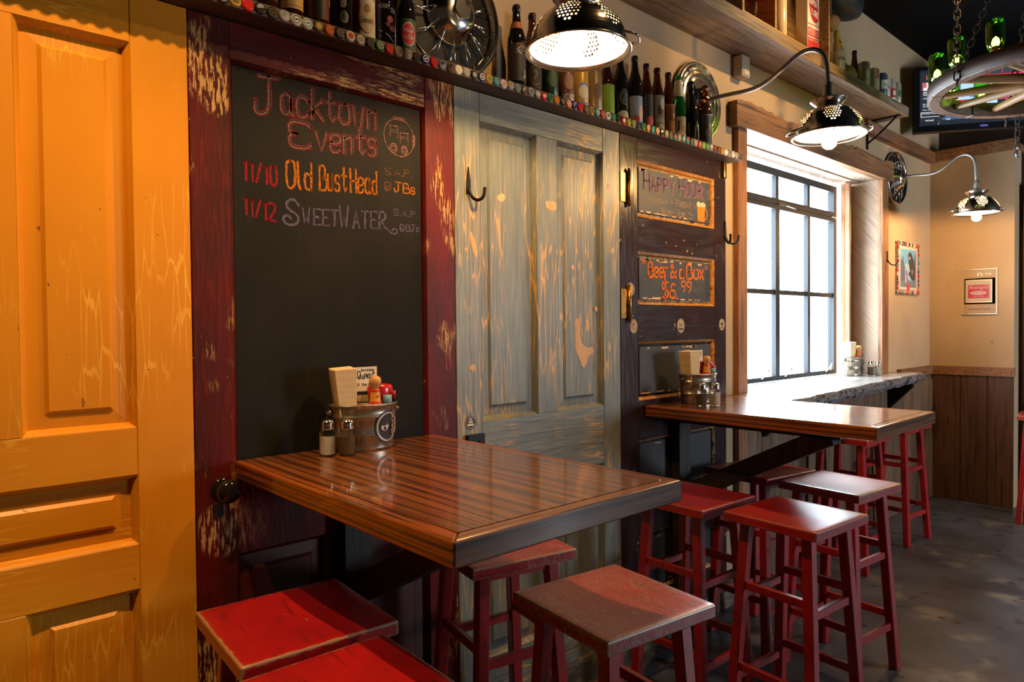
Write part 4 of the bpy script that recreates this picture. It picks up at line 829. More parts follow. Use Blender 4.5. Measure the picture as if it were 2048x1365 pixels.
bottle('beer_bottle', 'brown bottle with silver grey label and white letters', 'long', at(1.616), BG, ((.20, .19, .18), .004, .138), [('disc', (.04, .035, .035), -.004, .082, .012, .020), ('disc', (.5, .48, .46), .010, .105, .014, .022), ('txt', wht, 'SANTA', -.020, .024, .034, .050), ('txt', wht, 'ALE', -.008, .022, .014, .030)], hs=1.12, sc=1.03)
bottle('beer_bottle', 'brown bottle with orange brown label', 'long', at(1.698), BG, ((.16, .055, .015), .004, .120), [('rect', (.45, .16, .03), -.05, .05, .112, .118), ('disc', (.55, .42, .30), .010, .075, .008, .010), ('disc', (.40, .15, .03), 0, .04, .014, .016)], hs=1.12, sc=.98)
bottle('beer_bottle', 'green glass bottle with white foil neck and pale label', 'champ', at(1.776), GG, ((.58, .54, .48), .004, .098), [('poly', (.06, .04, .03), [(-.022, .03), (-.014, .03), (-.012, .075), (-.022, .08)]), ('disc', (.45, .30, .22), .010, .040, .010, .018)], sc=.86, hs=.97, neck=((.60, .56, .48), .0265, .190, .0185, .268))
bottle('beer_bottle', 'round-shouldered black bottle with a torn cream label', 'champ', at(1.873), KG, None, [('poly', (.62, .48, .26), [(-.004, .012), (.034, .010), (.036, .07), (.022, .085), (.002, .072)])], sc=.95, hs=.96)
bottle('beer_bottle', 'brown bottle with framed dark picture label at the end of the shelf', 'long', at(1.978, -.008), BG, ((.018, .022, .026), .008, .128), [('rect', (.35, .30, .2), -.030, -.0285, .012, .124), ('rect', (.35, .30, .2), .0285, .030, .012, .124), ('rect', (.35, .30, .2), -.030, .030, .122, .124), ('disc', (.16, .14, .10), .006, .075, .010, .018), ('disc', (.10, .08, .05), -.006, .05, .014, .016)], hs=1.14, sc=1.02)

# ------------------------------------------------------------------ wheel covers and colander lamps
def hub_spoked(root, c, R_, spokes=26):
    x, z = c; y = WY
    m = MB().lathe([(R_*.86, .0), (R_*.97, .004), (R_, .022), (R_*.985, .034), (R_*.95, .038), (R_*.915, .030), (R_*.88, .012)], (x, y, z), 56, (0, -1, 0), closed=False); ri = mk('rim', m, M['chrome_d'], root)
    mk('rim_groove', MB().lathe([(R_*.955, .0385), (R_*.945, .0395), (R_*.935, .0385)], (x, y, z), 56, (0, -1, 0), closed=False), M['black_iron'], ri)
    mk('back_dish', MB().lathe([(R_*.88, .006), (R_*.6, .010), (R_*.30, .014)], (x, y, z), 40, (0, -1, 0), closed=False), M['black_iron'], root)
    hb = mk('hub', MB().lathe([(R_*.50, .014), (R_*.48, .030), (R_*.43, .034), (R_*.42, .046), (R_*.36, .052), (R_*.34, .066), (R_*.25, .076), (R_*.10, .080), (0, .081)], (x, y, z), 40, (0, -1, 0)), M['chrome'], root)
    mk('hub_badge', MB().prism([(x+R_*.17*math.cos(a), z+R_*.17*math.sin(a)) for a in [PI*k/3+.3 for k in range(6)]], lambda a, b, d: (a, d, b), y-.090, y-.078), M['chrome_d'], hb)
    for k in range(spokes):
        a = 2*PI*k/spokes; a2 = a + (.20 if k % 2 else -.20); d0 = .050 if k % 2 else .030
        mk('spoke', MB().tube([(x+R_*.40*math.cos(a), y-d0, z+R_*.40*math.sin(a)), (x+R_*.90*math.cos(a2), y-.024, z+R_*.90*math.sin(a2))], R_*.011, 6), M['chrome'], root)
def hub_disc(root, c, R_):
    x, z = c; y = WY
    mk('disc', MB().lathe([(R_*.93, .0), (R_, .012), (R_*.985, .026), (R_*.93, .032), (R_*.86, .024), (R_*.78, .026), (R_*.72, .036), (R_*.66, .030), (R_*.52, .034), (R_*.40, .052), (R_*.33, .066), (R_*.26, .060), (R_*.22, .072), (R_*.16, .068), (R_*.13, .078), (0, .080)], (x, y, z), 56, (0, -1, 0)), M['chrome'], root)
    for k in range(12):
        a = 2*PI*k/12
        mk('vent_slot', MB().bar((x+R_*.825*math.cos(a-.11), y-.0262, z+R_*.825*math.sin(a-.11)), (x+R_*.825*math.cos(a+.11), y-.0262, z+R_*.825*math.sin(a+.11)), .004, R_*.05, up=(math.cos(a), 0, math.sin(a))), M['chrome_d'], root)
def colander(root, c, tilt=(0, 0)):
    """perforated bowl, opening down; c = centre of the rim"""
    c = Vector(c); Rm = .143; Hh = .112
    rot = Matrix.Rotation(tilt[0], 3, 'X') @ Matrix.Rotation(tilt[1], 3, 'Y')
    def P(th, s):      # s 0 rim .. 1 top
        a = s*PI*.5*.86; r_ = (Rm-.010+sh_r)*math.cos(a)**.8; z = .008 + (Hh+sh_r)*math.sin(a)
        return c + rot @ Vector((r_*math.cos(th), r_*math.sin(th), z))
    nt, ns = 72, 13
    shells = []
    for sh_r in (0., -.0016):
     m = MB()
     centres = [(6+12*k, 5.6) for k in range(6)]
     for j in range(ns):
         for i in range(nt):
             off = .5*(j % 2); u0, u1, s0, s1 = i+off, i+1+off, j/ns, (j+1)/ns
             um, sm_ = (u0+u1)/2, (s0+s1)/2
             hole = False
             for cu, cs in centres:
                 du = (um-cu+nt/2) % nt - nt/2
                 if 1 < j < 11 and (du/3.4)**2 + ((j+.5-cs-.6)/3.9)**2 < 1: hole = True
             T = lambda u: 2*PI*u/nt
             if not hole:
                 m.add([P(T(u0), s0), P(T(u1), s0), P(T(u1), s1), P(T(u0), s1)], [(0, 1, 2, 3)], 0, True); continue
             o_ = [(u0, s0), (um, s0), (u1, s0), (u1, sm_), (u1, s1), (um, s1), (u0, s1), (u0, sm_)]
             an = [-.75*PI, -.5*PI, -.25*PI, 0, .25*PI, .5*PI, .75*PI, PI]
             i_ = [(um+.32*math.cos(a), sm_+.33/ns*math.sin(a)) for a in an]
             m.add([P(T(u), s) for u, s in o_] + [P(T(u), s) for u, s in i_], [(k, (k+1) % 8, 8+(k+1) % 8, 8+k) for k in range(8)], 0, True)
     shells.append(m)
    nrm = rot @ Vector((0, 0, 1))
    sh = mk('shade', shells[0], M['lamp_in'], root, weld=True); mk('shade_lining', shells[1], M['lamp_lining'], sh, weld=True)
    rp = MB().lathe([(Rm-.011, .009), (Rm-.004, .006), (Rm+.002, .003), (Rm+.003, -.001), (Rm-.001, -.003), (Rm-.008, .001), (Rm-.012, .006)], c, 56, nrm, closed=False); mk('rolled_rim', rp, M['steel'], sh)
    tz = .008 + Hh*math.sin(PI*.5*.86); rt = (Rm-.010)*math.cos(PI*.5*.86)**.8
    mk('shade_top', MB().lathe([(0, tz), (rt+.001, tz-.0005)], c, 40, nrm, closed=False), M['lamp_in'], sh); mk('lining_top', MB().lathe([(0, tz-.002), (rt, tz-.0025)], c, 40, nrm, closed=False), M['lamp_lining'], sh)
    mk('foot_ring', MB().lathe([(.040, tz-.004), (.044, tz+.002), (.050, tz+.010), (.070, tz+.028), (.071, tz+.030), (.068, tz+.030), (.047, tz+.012), (.038, tz+.004)], c, 44, nrm, closed=False), M['steel'], sh)
    for s in (-1, 1):   # loop handles
        side = rot @ Vector((.6*s, -.8*s, 0)); fw = rot @ Vector((.8, .6, 0))
        mk('handle', MB().tube(smooth_path([c+side*.120+fw*.040+nrm*.030, c+side*.160+fw*.034+nrm*.020, c+side*.166+nrm*.018, c+side*.160-fw*.034+nrm*.020, c+side*.120-fw*.040+nrm*.030]), .0035, 8), M['steel'], sh)
    return tz, nrm
def lamp(label, hx, hz, ly, rz, R_, kind, tilt=(0, 0), bulb_low=0., power=1.):
    t = thing('wall_lamp', label, 'lamp', (hx, WY, hz), group='colander wall lamps on wheel covers')
    if kind != 'c': (hub_spoked if kind == 's' else hub_disc)(t, (hx, hz), R_)
    c = (hx, ly, rz); tz, nrm = colander(t, c, tilt); C_ = Vector(c); top = C_ + nrm*(tz+.004)
    k = ly/-.56; pth = smooth_path([(hx, -.03, hz), (hx, -.10*k, hz), (hx, -.235*k, hz-.012), (hx, -.305*k, hz+.005), (hx, -.375*k, hz+.045), (hx, -.43*k, hz+.083), (hx, -.485*k, hz+.092), (hx, -.530*k, hz+.068), (hx, -.552*k, hz+.02), (hx, ly+.004, hz-.07), tuple(top+nrm*.095)])
    if kind == 'c': pth = smooth_path([(hx, WY, 2.74), (hx, -.15, 2.74), (hx, -.40, 2.80), (hx, -.52, 2.77), (hx, ly, 2.66), (hx, ly, 2.5), tuple(top+nrm*.095)]); mk('wall_rose', MB().lathe([(0, 0), (.05, 0), (.05, .01), (.02, .03), (0, .03)], (hx, WY, 2.74), 20, (0, -1, 0)), M['pipe'], t)
    mk('arm', MB().tube(pth, .0095, 10), M['pipe'], t)
    so = mk('socket', MB().lathe([(.0, .0), (.026, .0), (.026, .006), (.020, .010), (.020, .060), (.017, .085), (.013, .100), (0, .102)], top, 20, nrm), M['pipe'], t)
    mk('set_screw', MB().tube([top+nrm*.092+Vector((-.022, 0, 0)), top+nrm*.092+Vector((.022, 0, 0))], .004, 6), M['steel'], so)
    mk('bulb_holder', MB().lathe([(0, -.001), (.018, -.001), (.018, -.030), (.014, -.034), (0, -.034)], top-nrm*.004, 16, nrm), M['steel'], so)
    b0 = tz - .035 + bulb_low
    bl = mk('bulb', MB().lathe([(.012, b0), (.014, b0-.012), (.026, b0-.036), (.030, b0-.054), (.026, b0-.072), (.014, b0-.082), (0, b0-.085)], C_, 20, nrm), M['bulb'], t)
    ld = bpy.data.lights.new('filament', 'POINT'); ld.energy = BULB*power; ld.color = (1., .58, .22); ld.shadow_soft_size = .018
    lo = bpy.data.objects.new('filament', ld); COL.objects.link(lo); lo.parent = t; lo.location = C_ + nrm*(b0-.054) - ORG[t]
    return t
wc = thing('wheel_cover', 'large chrome wire-spoked wheel cover propped among the shelf bottles', 'wheel cover', (.541, WY, 2.447))
hub_spoked(wc, (.541, 2.447), .205)
lamp('chrome colander lamp nearest the camera, hanging before the blue-grey door', .541, 2.470, -.540, 2.155, .205, 'c')
lamp('chrome colander lamp above the plum door table, on the solid wheel cover', 2.020, 2.470, -.585, 2.180, .190, 'd', (math.radians(-1), 0), -.052)
lamp('chrome colander lamp in the far corner, on the small spoked wheel cover', 4.580, 2.462, -.473, 2.142, .190, 's', (0, 0), -.050)
# ------------------------------------------------------------------ condiment pails
def pail_set(x, y, z, rz, where, big=True):
    t = thing('condiment_pail', 'oval galvanized pail of condiments '+where, 'pail', (x, y, z), rz, 'galvanized condiment pails')
    sx, sy = 1.0, .66; A = .100
    out = [(0, .004), (A*.86, .002), (A*.875, .0), (A*.88, .006), (A*.90, .040), (A*.915, .041), (A*.915, .045), (A*.905, .046), (A*.935, .092), (A*.955, .093), (A*.955, .098), (A*.94, .099), (A*.98, .122), (A*1.02, .124), (A*1.03, .128), (A*1.01, .131), (A*.97, .128), (A*.92, .090), (A*.86, .012), (0, .010)]
    mk('pail_body', MB().lathe(out, (0, 0, 0), 40, sx=sx, sy=sy), M['tin'], t, local=True)
    for s in (-1, 1):
        e_ = mk('handle_ear', MB().lathe([(0, 0), (.010, 0), (.010, .004), (.005, .006), (.005, .012), (0, .013)], (s*A*.975, 0, .108), 12, (s, 0, 0)), M['tin'], t, local=True)
    hp = [(A*1.06*math.cos(a)*1.0, -A*.72*math.sin(a) if True else 0, .108-.095*math.sin(a)) for a in [PI*k/14 for k in range(15)]]
    mk('wire_handle', MB().tube([(p[0], .72*A*math.sin(PI*k/14), p[2]) for k, p in enumerate(hp)], .0018, 6), M['steel'], t, local=True)
    # oval badge wrapped on the body
    def badge(u, v, o=0.):
        zz = .064+v; th = math.radians(-58)+u/(A*.86); rr_ = A*(.90+.05*(zz/.1))+o; return (rr_*sx*math.cos(th), rr_*sy*math.sin(th), zz)
    def bdisc(mb, cu, cv, ru, rv, o, n=28):
        mb.add([badge(cu, cv, o)]+[badge(cu+ru*math.cos(2*PI*k/n), cv+rv*math.sin(2*PI*k/n), o) for k in range(n)], [(0, 1+k, 1+(k+1) % n) for k in range(n)], 0, True); return mb
    bd = mk('badge', bdisc(MB(), 0, 0, .042, .046, .002), M['ink'], t, local=True, fix=False, label='black oval badge with white lettering')
    mk('badge_ring', MB().add([badge(.038*math.cos(2*PI*k/28), .042*math.sin(2*PI*k/28), .0026) for k in range(28)]+[badge(.033*math.cos(2*PI*k/28), .037*math.sin(2*PI*k/28), .0026) for k in range(28)], [(k, (k+1) % 28, 28+(k+1) % 28, 28+k) for k in range(28)]), plain('badge_silver', (.45, .38, .34), .35, .3), bd, local=True, fix=False)
    pm = MB(); g = lambda u, v: badge(.034-v*1.0, u, .003)
    printed(pm, 'HEAVY', -.030, .032, .000, .012, lambda u, v: badge(.026-v, u, .0032)); printed(pm, 'SEAS', -.022, .024, .000, .011, lambda u, v: badge(.040-v, u, .0032))
    bdisc(pm, -.012, .002, .013, .014, .003, 7); mk('badge_print', pm, plain('badge_white', (.66, .55, .48), .5), bd, local=True, fix=False)
    mm = MB(); bdisc(mm, -.014, .010, .012, .007, .0034, 8); bdisc(mm, -.012, -.004, .005, .005, .0036, 8); mk('badge_figure', mm, M['ink'], bd, local=True, fix=False)
    W = Matrix.Rotation(rz, 3, 'Z'); o0 = Vector((x, y, z))
    def pl(a, b, c): return tuple(o0 + W @ Vector((a, b, c)))
    g_ = 'condiments in the pails'
    # napkins
    n = thing('napkin_stack', 'tall stack of cream paper napkins in the pail '+where, 'napkins', pl(-.046, -.004, .012), rz-.12, g_)
    for k in range(5):
        yy = -.026+k*.0105; j = random.uniform(-.0015, .0015)
        mk('napkin_fold', MB().hexa([(-.022+j, yy, 0), (.014+j, yy, 0), (.014+j, yy+.0100, 0), (-.022+j, yy+.0100, 0)], [(-.050+j, yy*1.5-.006, .218+j), (.014+j, yy*1.5-.006, .222+j), (.014+j, yy*1.5+.0095, .222+j), (-.050+j, yy*1.5+.0095, .218+j)]), M['napkin'], n, local=True, bevel=.003)
    # card
    cd = thing('menu_card', 'printed card with black script standing in the pail '+where, 'card', pl(.010, .018, .012), rz-.06, g_)
    mk('card', MB().hexa([(-.035, -.004, 0), (.037, -.004, 0), (.037, -.002, 0), (-.035, -.002, 0)], [(-.039, -.004, .219), (.039, -.004, .221), (.039, -.002, .221), (-.039, -.002, .219)]), M['kraft'], cd, local=True)
    fn = lambda a, b: (a, -.0046, b); pr = MB(); rect(pr, -.037, .037, .150, .219, lambda a, b: (a, -.0042, b)); mk('card_header', pr, M['white'], cd, local=True, fix=False)
    pr = MB(); rect(pr, -.036, .036, .140, .150, fn)
    st, Wd = strokes('"10', False)
    for p in st: ribbon(pr, [(-.034+a/Wd*.022, .188+b/6*.020) for a, b in p], .0028, fn)
    st, Wd = strokes('napkin"', True)
    for p in st: ribbon(pr, [(-.016+a/Wd*.046, .184+a/Wd*.004+b/6*.017) for a, b in p], .0026, fn)
    for k in range(2):
        st, Wd = strokes('the kitchen' if k == 0 else 'roll the dice', False)
        for p in st: ribbon(pr, [(-.010+a/Wd*.040 if k == 0 else -.028+a/Wd*.056, (.207 if k == 0 else .166)+b/6*.008) for a, b in p], .0011, fn)
    for k in range(7): rect(pr, -.030, .030-.008*(k % 3), .118-k*.012, .1195-k*.012, fn)
    mk('card_print', pr, M['ink'], cd, local=True, fix=False)
    # hot sauce, ketchup and small bottle
    h = thing('hot_sauce_bottle', 'hot sauce bottle with round wooden stopper in the pail '+where, 'bottle', pl(.022, -.033, .012), rz, g_)
    mk('glass', MB().lathe([(0, 0), (.018, 0), (.019, .004), (.019, .100), (.018, .118), (.0125, .134), (.0125, .160), (0, .160)], (0, 0, 0), 18), M['sauce'], h, local=True)
    mk('stopper', MB().lathe([(0, .158), (.011, .158), (.011, .164), (.016, .172), (.0175, .180), (.016, .189), (.010, .195), (0, .197)], (0, 0, 0), 18), M['capwood'], h, local=True)
    lb = mk('bottle_label', MB().lathe([(.0186, .116), (.0142, .135), (.0136, .157)], (0, 0, 0), 18, closed=False), plain('sauce_label', (.66, .30, .03), .5), h, local=True)
    mk('label_band', MB().lathe([(.0193, .116), (.0175, .124)], (0, 0, 0), 18, closed=False), M['red_ink'], lb, local=True); mk('label_band', MB().lathe([(.0142, .151), (.0140, .157)], (0, 0, 0), 18, closed=False), M['red_ink'], lb, local=True)
    mk('chilli_print', MB().add([(.0150*math.cos(t), .0150*math.sin(t), zz) for t, zz in ((-1.9, .140), (-1.6, .134), (-1.3, .137), (-1.2, .144), (-1.55, .140))], [(0, 1, 2, 3, 4)]), M['red_ink'], lb, local=True, fix=False)
    k_ = thing('ketchup_bottle', 'red squeeze bottle standing in the pail '+where, 'bottle', pl(.050, -.004, .050), rz, g_)
    mk('bottle_body', MB().lathe([(0, 0), (.022, .0), (.024, .006), (.024, .075), (.028, .088), (.031, .104), (.031, .122), (.027, .130), (.012, .133), (0, .133)], (0, 0, 0), 22, sx=1.25, sy=.7), M['ketchup'], k_, local=True)
    b2 = thing('small_bottle', 'small bottle with blue and white label in the pail '+where, 'bottle', pl(.058, -.036, .040), rz, g_)
    mk('glass', MB().lathe([(0, 0), (.012, 0), (.012, .080), (.009, .095), (0, .095)], (0, 0, 0), 14), M['ink'], b2, local=True); mk('bottle_label', MB().lathe([(.0126, .075), (.0126, .112)], (0, 0, 0), 14), M['blueplastic'], b2, local=True)
    b3 = thing('pepper_sauce_bottle', 'small pepper sauce bottle with red cap in the pail '+where, 'bottle', pl(.082, -.018, .045), rz, g_)
    mk('glass', MB().lathe([(0, 0), (.011, 0), (.011, .085), (.009, .093), (0, .093)], (0, 0, 0), 14), M['clear'], b3, local=True); mk('cap', MB().lathe([(0, .093), (.011, .093), (.011, .114), (.010, .117), (0, .117)], (0, 0, 0), 14), M['ketchup'], b3, local=True)
    di = thing('ramekin', 'small red plastic sauce cup in the pail '+where, 'cup', pl(-.030, -.034, .095), rz, g_)
    mk('cup_body', MB().lathe([(0, 0), (.020, 0), (.029, .032), (.031, .033), (.028, .031), (.019, .004), (0, .004)], (0, 0, 0), 20, sx=1.3, sy=.6), M['ketchup'], di, local=True); mk('cup_rim', MB().lathe([(.0285, .033), (.0305, .0345), (.031, .033)], (0, 0, 0), 20, sx=1.3, sy=.6, closed=False), M['white'], di, local=True)
def shaker(name, label, x, y, z, fill, lean=0.):
    s = thing(name, label, 'shaker', (x, y, z), .3, 'salt and pepper shakers'); s.rotation_euler = (0, lean, .3)
    sq = lambda w_, z_: [(w_*math.cos(PI/8+k*PI/4)*(1.0), w_*math.sin(PI/8+k*PI/4), z_) for k in range(8)]
    def stack(levels):
        m = MB(); v = []; n_ = len(levels)
        for w_, z_ in levels: v += sq(w_, z_)
        f = [list(range(7, -1, -1))] + [[i*8+k, i*8+(k+1) % 8, (i+1)*8+(k+1) % 8, (i+1)*8+k] for i in range(n_-1) for k in range(8)] + [[(n_-1)*8+k for k in range(8)]]
        return m.add(v, f, 0)
    mk('glass', stack([(.0205, 0), (.0225, .004), (.0225, .060), (.0200, .070), (.0165, .074)]), M['clear'], s, local=True, bevel=.001, seg=1)
    mk('fill', stack([(.0185, .005), (.0185, .052)]), fill, s, local=True)
    mk('lid', MB().lathe([(.0175, .071), (.0185, .073), (.0185, .078), (.0170, .080), (.0178, .083), (.0178, .088), (.0155, .095), (.008, .0985), (0, .099)], (0, 0, 0), 20), M['chrome'], s, local=True)
    return s
TZ = 1.0623
pail_set(.133, -.075, TZ, -.12, 'on the blackboard table')
shaker('salt_shaker', 'glass shaker full of salt on the blackboard table', .003, -.108, TZ, M['salt']); shaker('pepper_shaker', 'glass shaker of ground pepper on the blackboard table', .043, -.142, TZ, M['pepper'])
pail_set(1.800, -.100, TZ, -.12, 'by the plum door')
shaker('pepper_shaker', 'glass pepper shaker on the table by the plum door', 1.680, -.196, TZ, M['pepper']); shaker('salt_shaker', 'glass salt shaker on the table by the plum door', 1.726, -.232, TZ, M['salt'])
pail_set(4.055, .125, 1.050, -.12, 'on the window counter')
shaker('pepper_shaker', 'tilted glass shaker on the window counter', 4.125, .030, 1.0545, M['pepper'], .18); shaker('salt_shaker', 'upright glass shaker on the window counter', 4.185, .005, 1.050, M['salt'])

# ------------------------------------------------------------------ upper shelf
UZ0, UZ1 = 2.785, 2.845
us = thing('high_shelf', 'long rough pine shelf high on the wall with iron brackets', 'shelf', (2.8, WY, UZ0))
mk('shelf_board', MB().box(1.0, 4.20, -.180, WY, UZ0, UZ1), M['pine'], us, bevel=.003)
for x in (4.10,):
    b_ = mk('bracket', MB().box(x-.012, x+.012, WY-.008, WY, UZ0-.19, UZ0).box(x-.012, x+.012, -.16, WY-.008, UZ0-.008, UZ0).tube(smooth_path([(x, WY-.008, UZ0-.15), (x, -.02, UZ0-.11), (x, -.09, UZ0-.05), (x, -.14, UZ0-.006)]), .007, 6), M['black_iron'], us)
cr = thing('wooden_crate', 'open yellow pine crate standing on the high shelf', 'crate', (2.55, -.06, UZ1))
cx0, cx1, cy0, cy1, cz1 = 2.080, 3.016, -.165, .035, UZ1+.42
mk('bottom_board', MB().box(cx0, cx1, cy0, cy1, UZ1, UZ1+.018), M['pine_new'], cr); mk('back_board', MB().box(cx0, cx1, cy1-.012, cy1, UZ1+.018, cz1), M['pine_new'], cr)
for a in (cx0, 2.39, cx1-.018): mk('divider', MB().box(a, a+.018, cy0, cy1-.012, UZ1+.018, cz1), M['pine_new'], cr)
mk('top_board', MB().box(cx0, cx1, cy0, cy1, cz1, cz1+.018), M['pine_new'], cr)
CB = UZ1+.018
jar = thing('soda_siphon', 'clear ribbed bottle with a red label in the crate', 'bottle', (2.240, -.10, CB), 0)
mk('glass', MB().lathe([(0, .0), (.040, 0), (.046, .02), (.046, .10), (.044, .115), (.046, .13), (.046, .26), (.02, .32), (0, .32)], (0, 0, 0), 24), M['clear'], jar, local=True); mk('paper_label', MB().lathe([(.0466, .11), (.0466, .24)], (0, 0, 0), 24, closed=False), M['red_ink'], jar, local=True)
ml = thing('milk_bottle', 'milky white glass bottle in the crate', 'bottle', (2.520, -.118, CB), 0)
mk('glass', MB().lathe([(0, 0), (.036, 0), (.040, .006), (.040, .20), (.034, .225), (.024, .25), (.022, .29), (.026, .295), (.026, .31), (0, .31)], (0, 0, 0), 24), plain('opal_glass', (.80, .68, .48), .2), ml, local=True)
ol = thing('oil_can', 'white and red motor oil tin in the crate', 'can', (2.850, -.115, CB), -.10)
ob = mk('can_body', MB().box(-.058, .058, -.035, .035, 0, .335), M['white'], ol, local=True, bevel=.004)
fo = lambda a, b: (a, -.0356, b); fo2 = lambda a, b: (a, -.0362, b); fo3 = lambda a, b: (a, -.0368, b)
pr = MB(); disc(pr, -.006, .275, .042, .040, fo, 28); disc(pr, .014, .205, .040, .040, fo, 28); pr.add([fo(-.046, .26), fo(-.026, .19), fo(.054, .21), fo(.036, .285)], [(0, 1, 2, 3)]); rect(pr, -.055, .055, .147, .152, fo); rect(pr, -.055, .055, .085, .130, fo); rect(pr, -.055, .055, .006, .078, fo); mk('can_print', pr, M['red_ink'], ob, local=True, fix=False)
for wd_, (u0, u1, v0, sl_, hh_) in (('SUPER-', (-.046, .038, .262, -.016, .028)), ('LUBE', (-.016, .048, .205, -.012, .030))):
    pr = MB(); st, Wd = strokes(wd_)
    for p in st: ribbon(pr, [(u0+a/Wd*(u1-u0), v0+a/Wd*sl_+b/6*hh_) for a, b in p], .0055, fo2)
    mk('can_lettering', pr, M['white'], ob, local=True, fix=False)
for wd_, r_ in (('MOTOR OIL', (-.050, .050, .092, .124)), ('HEAVY DUTY', (-.046, .046, .060, .072))): mk('can_lettering', printed(MB(), wd_, *r_, fo2), M['white'], ob, local=True, fix=False)
# figurine can
fg = thing('figurine_can', 'cream can with a yellow figure statuette on top', 'ornament', (3.215, -.120, UZ1), 0)
fb = mk('can_body', MB().lathe([(0, 0), (.042, 0), (.043, .004), (.043, .125), (.041, .130), (0, .130)], (0, 0, 0), 24), plain('cream_can', (.66, .56, .40), .4), fg, local=True)
f = cyl(.043); pr = MB(); printed(pr, "Schmidt's", -.030, .034, .070, .092, lambda u, v: f(u, v, .0006)); mk('can_print', pr, M['ink'], fb, local=True, fix=False); mk('can_band', wrap(MB(), .043, .036, .060, .066, .100), M['red_ink'], fb, local=True, fix=False)
yf = plain('yellow_resin', (.60, .36, .06), .4)
mk('figure', MB().lathe([(0, .128), (.020, .130), (.024, .150), (.020, .175), (.015, .195), (.022, .220), (.020, .240), (.009, .250), (.008, .258), (.016, .266), (.019, .282), (.016, .296), (.010, .304), (0, .306)], (-.006, 0, 0), 18, sx=1., sy=.8), yf, fg, local=True)
mk('arm', MB().tube(smooth_path([(.010, 0, .235), (.036, -.004, .200), (.030, -.010, .170), (.006, -.012, .178)]), .006, 8), yf, fg, local=True); mk('leg', MB().tube(smooth_path([(.006, -.006, .150), (.040, -.012, .165), (.048, -.012, .150), (.022, -.014, .132)]), .008, 8), yf, fg, local=True)
mk('hat', MB().lathe([(.018, .288), (.020, .296), (.018, .312), (.012, .320), (0, .322)], (-.006, 0, 0), 14), plain('cream_hat', (.66, .52, .30), .5), fg, local=True)
UG = 'cans and bottles on the high shelf'
gd = thing('gourd', 'dull yellow round gourd lying beside the figurine can', 'gourd', (3.410, -.09, UZ1), 0)
mk('gourd_body', MB().lathe([(0, 0), (.045, .006), (.072, .035), (.074, .055), (.058, .088), (.030, .104), (.010, .108), (0, .107)], (0, 0, 0), 24, sx=1.15, sy=.8), layered('gourd_skin', (.33, .24, .05), [((.22, .15, .03), {'s': (12, 12, 3), 'lo': .4, 'hi': .6})], .5), gd, local=True); mk('stem', MB().tube([(0, 0, .104), (.004, 0, .122)], .007, 8), M['capwood'], gd, local=True)
bottle('beer_bottle', 'brown bottle standing behind the cans on the high shelf', 'long', (3.690, -.03, UZ1), BG, None, sc=1.05, hs=1.15, group=UG); bottle('beer_bottle', 'shorter black bottle behind the cans on the high shelf', 'long', (3.86, -.01, UZ1), KG, None, hs=.86, group=UG)
bottle('beer_can', 'plain silver can first in the row on the high shelf', 'tall', (3.591, -.125, UZ1), plain('can_silver', (.42, .38, .30), .3, .6), None, [('disc', (.55, .5, .4), 0, .08, .016, .03)], cat='can', group=UG)
bottle('beer_can', 'cream can with red crest on the high shelf', 'tall', (3.745, -.125, UZ1), plain('can_cream', (.56, .48, .36), .3, .2), None, [('rect', (.45, .03, .02), -.007, .007, .10, .15), ('disc', (.5, .1, .05), 0, .10, .013, .012), ('txt', (.5, .05, .05), 'Beer', .0, .028, .02, .04)], cat='can', group=UG)
bottle('beer_can', 'blue and white can on the high shelf', 'tall', (3.850, -.135, UZ1), plain('can_blue', (.10, .12, .20), .3, .2), None, [('rect', wht, -.03, .03, .05, .11), ('txt', (.05, .05, .25), 'ALE', -.015, .02, .07, .09)], cat='can', group=UG, hs=.94)
bottle('beer_can', 'white can with gold rim on the high shelf', 'tall', (3.928, -.125, UZ1), plain('can_white', (.60, .54, .45), .3, .2), None, [('rect', (.5, .3, .06), -.05, .05, .13, .138), ('txt', blk, 'LAGER', -.018, .024, .07, .085)], cat='can', group=UG)
bottle('beer_can', 'red and white can with a star on the high shelf', 'tall', (4.010, -.13, UZ1), plain('can_rw', (.58, .50, .42), .3, .2), None, [('rect', (.45, .02, .03), -.04, .04, .03, .09), ('disc', wht, 0, .06, .012, .018)], cat='can', group=UG, hs=.97)
bottle('beer_can', 'pale can with green emblem last in the row on the high shelf', 'tall', (4.105, -.13, UZ1), plain('can_pale', (.48, .45, .36), .3, .2), None, [('disc', (.06, .18, .06), 0, .08, .016, .024)], cat='can', group=UG, hs=.96)
bl = thing('loudspeaker', 'black loudspeaker hanging above the high shelf', 'speaker', (3.40, -.06, 3.30))
mk('cabinet', MB().lathe([(0, 0), (.06, .006), (.10, .03), (.11, .07), (.11, .17), (.09, .195), (0, .195)], (3.40, -.06, 3.258), 28, sx=2.0, sy=1.), plain('black_plastic', (.012, .012, .013), .5), bl); mk('hanger', MB().tube([(3.42, -.06, 3.45), (3.42, -.06, CZ)], .012, 8), M['black_iron'], bl)
tw = thing('twine_ball', 'ball of tan twine hanging beside the crate', 'twine', (3.06, -.15, 3.08))
mk('ball', MB().lathe([(.046*math.sin(PI*k/10), -.046*math.cos(PI*k/10)) for k in range(11)], (3.064, -.150, 3.085), 18), layered('twine', (.34, .24, .12), [((.16, .10, .05), {'t': 'wave', 's': (60, 60, 90), 'dist': 3., 'lo': .4, 'hi': .6})], .9), tw); mk('string', MB().tube([(3.064, -.15, 3.12), (3.064, -.15, 3.28)], .002, 6).tube([(3.07, -.15, 3.05), (3.075, -.15, 2.86)], .002, 6), M['kraft'], tw)
sn = thing('wall_sensor', 'small cream motion sensor on the wall above the window', 'sensor', (2.402, WY, 2.70))
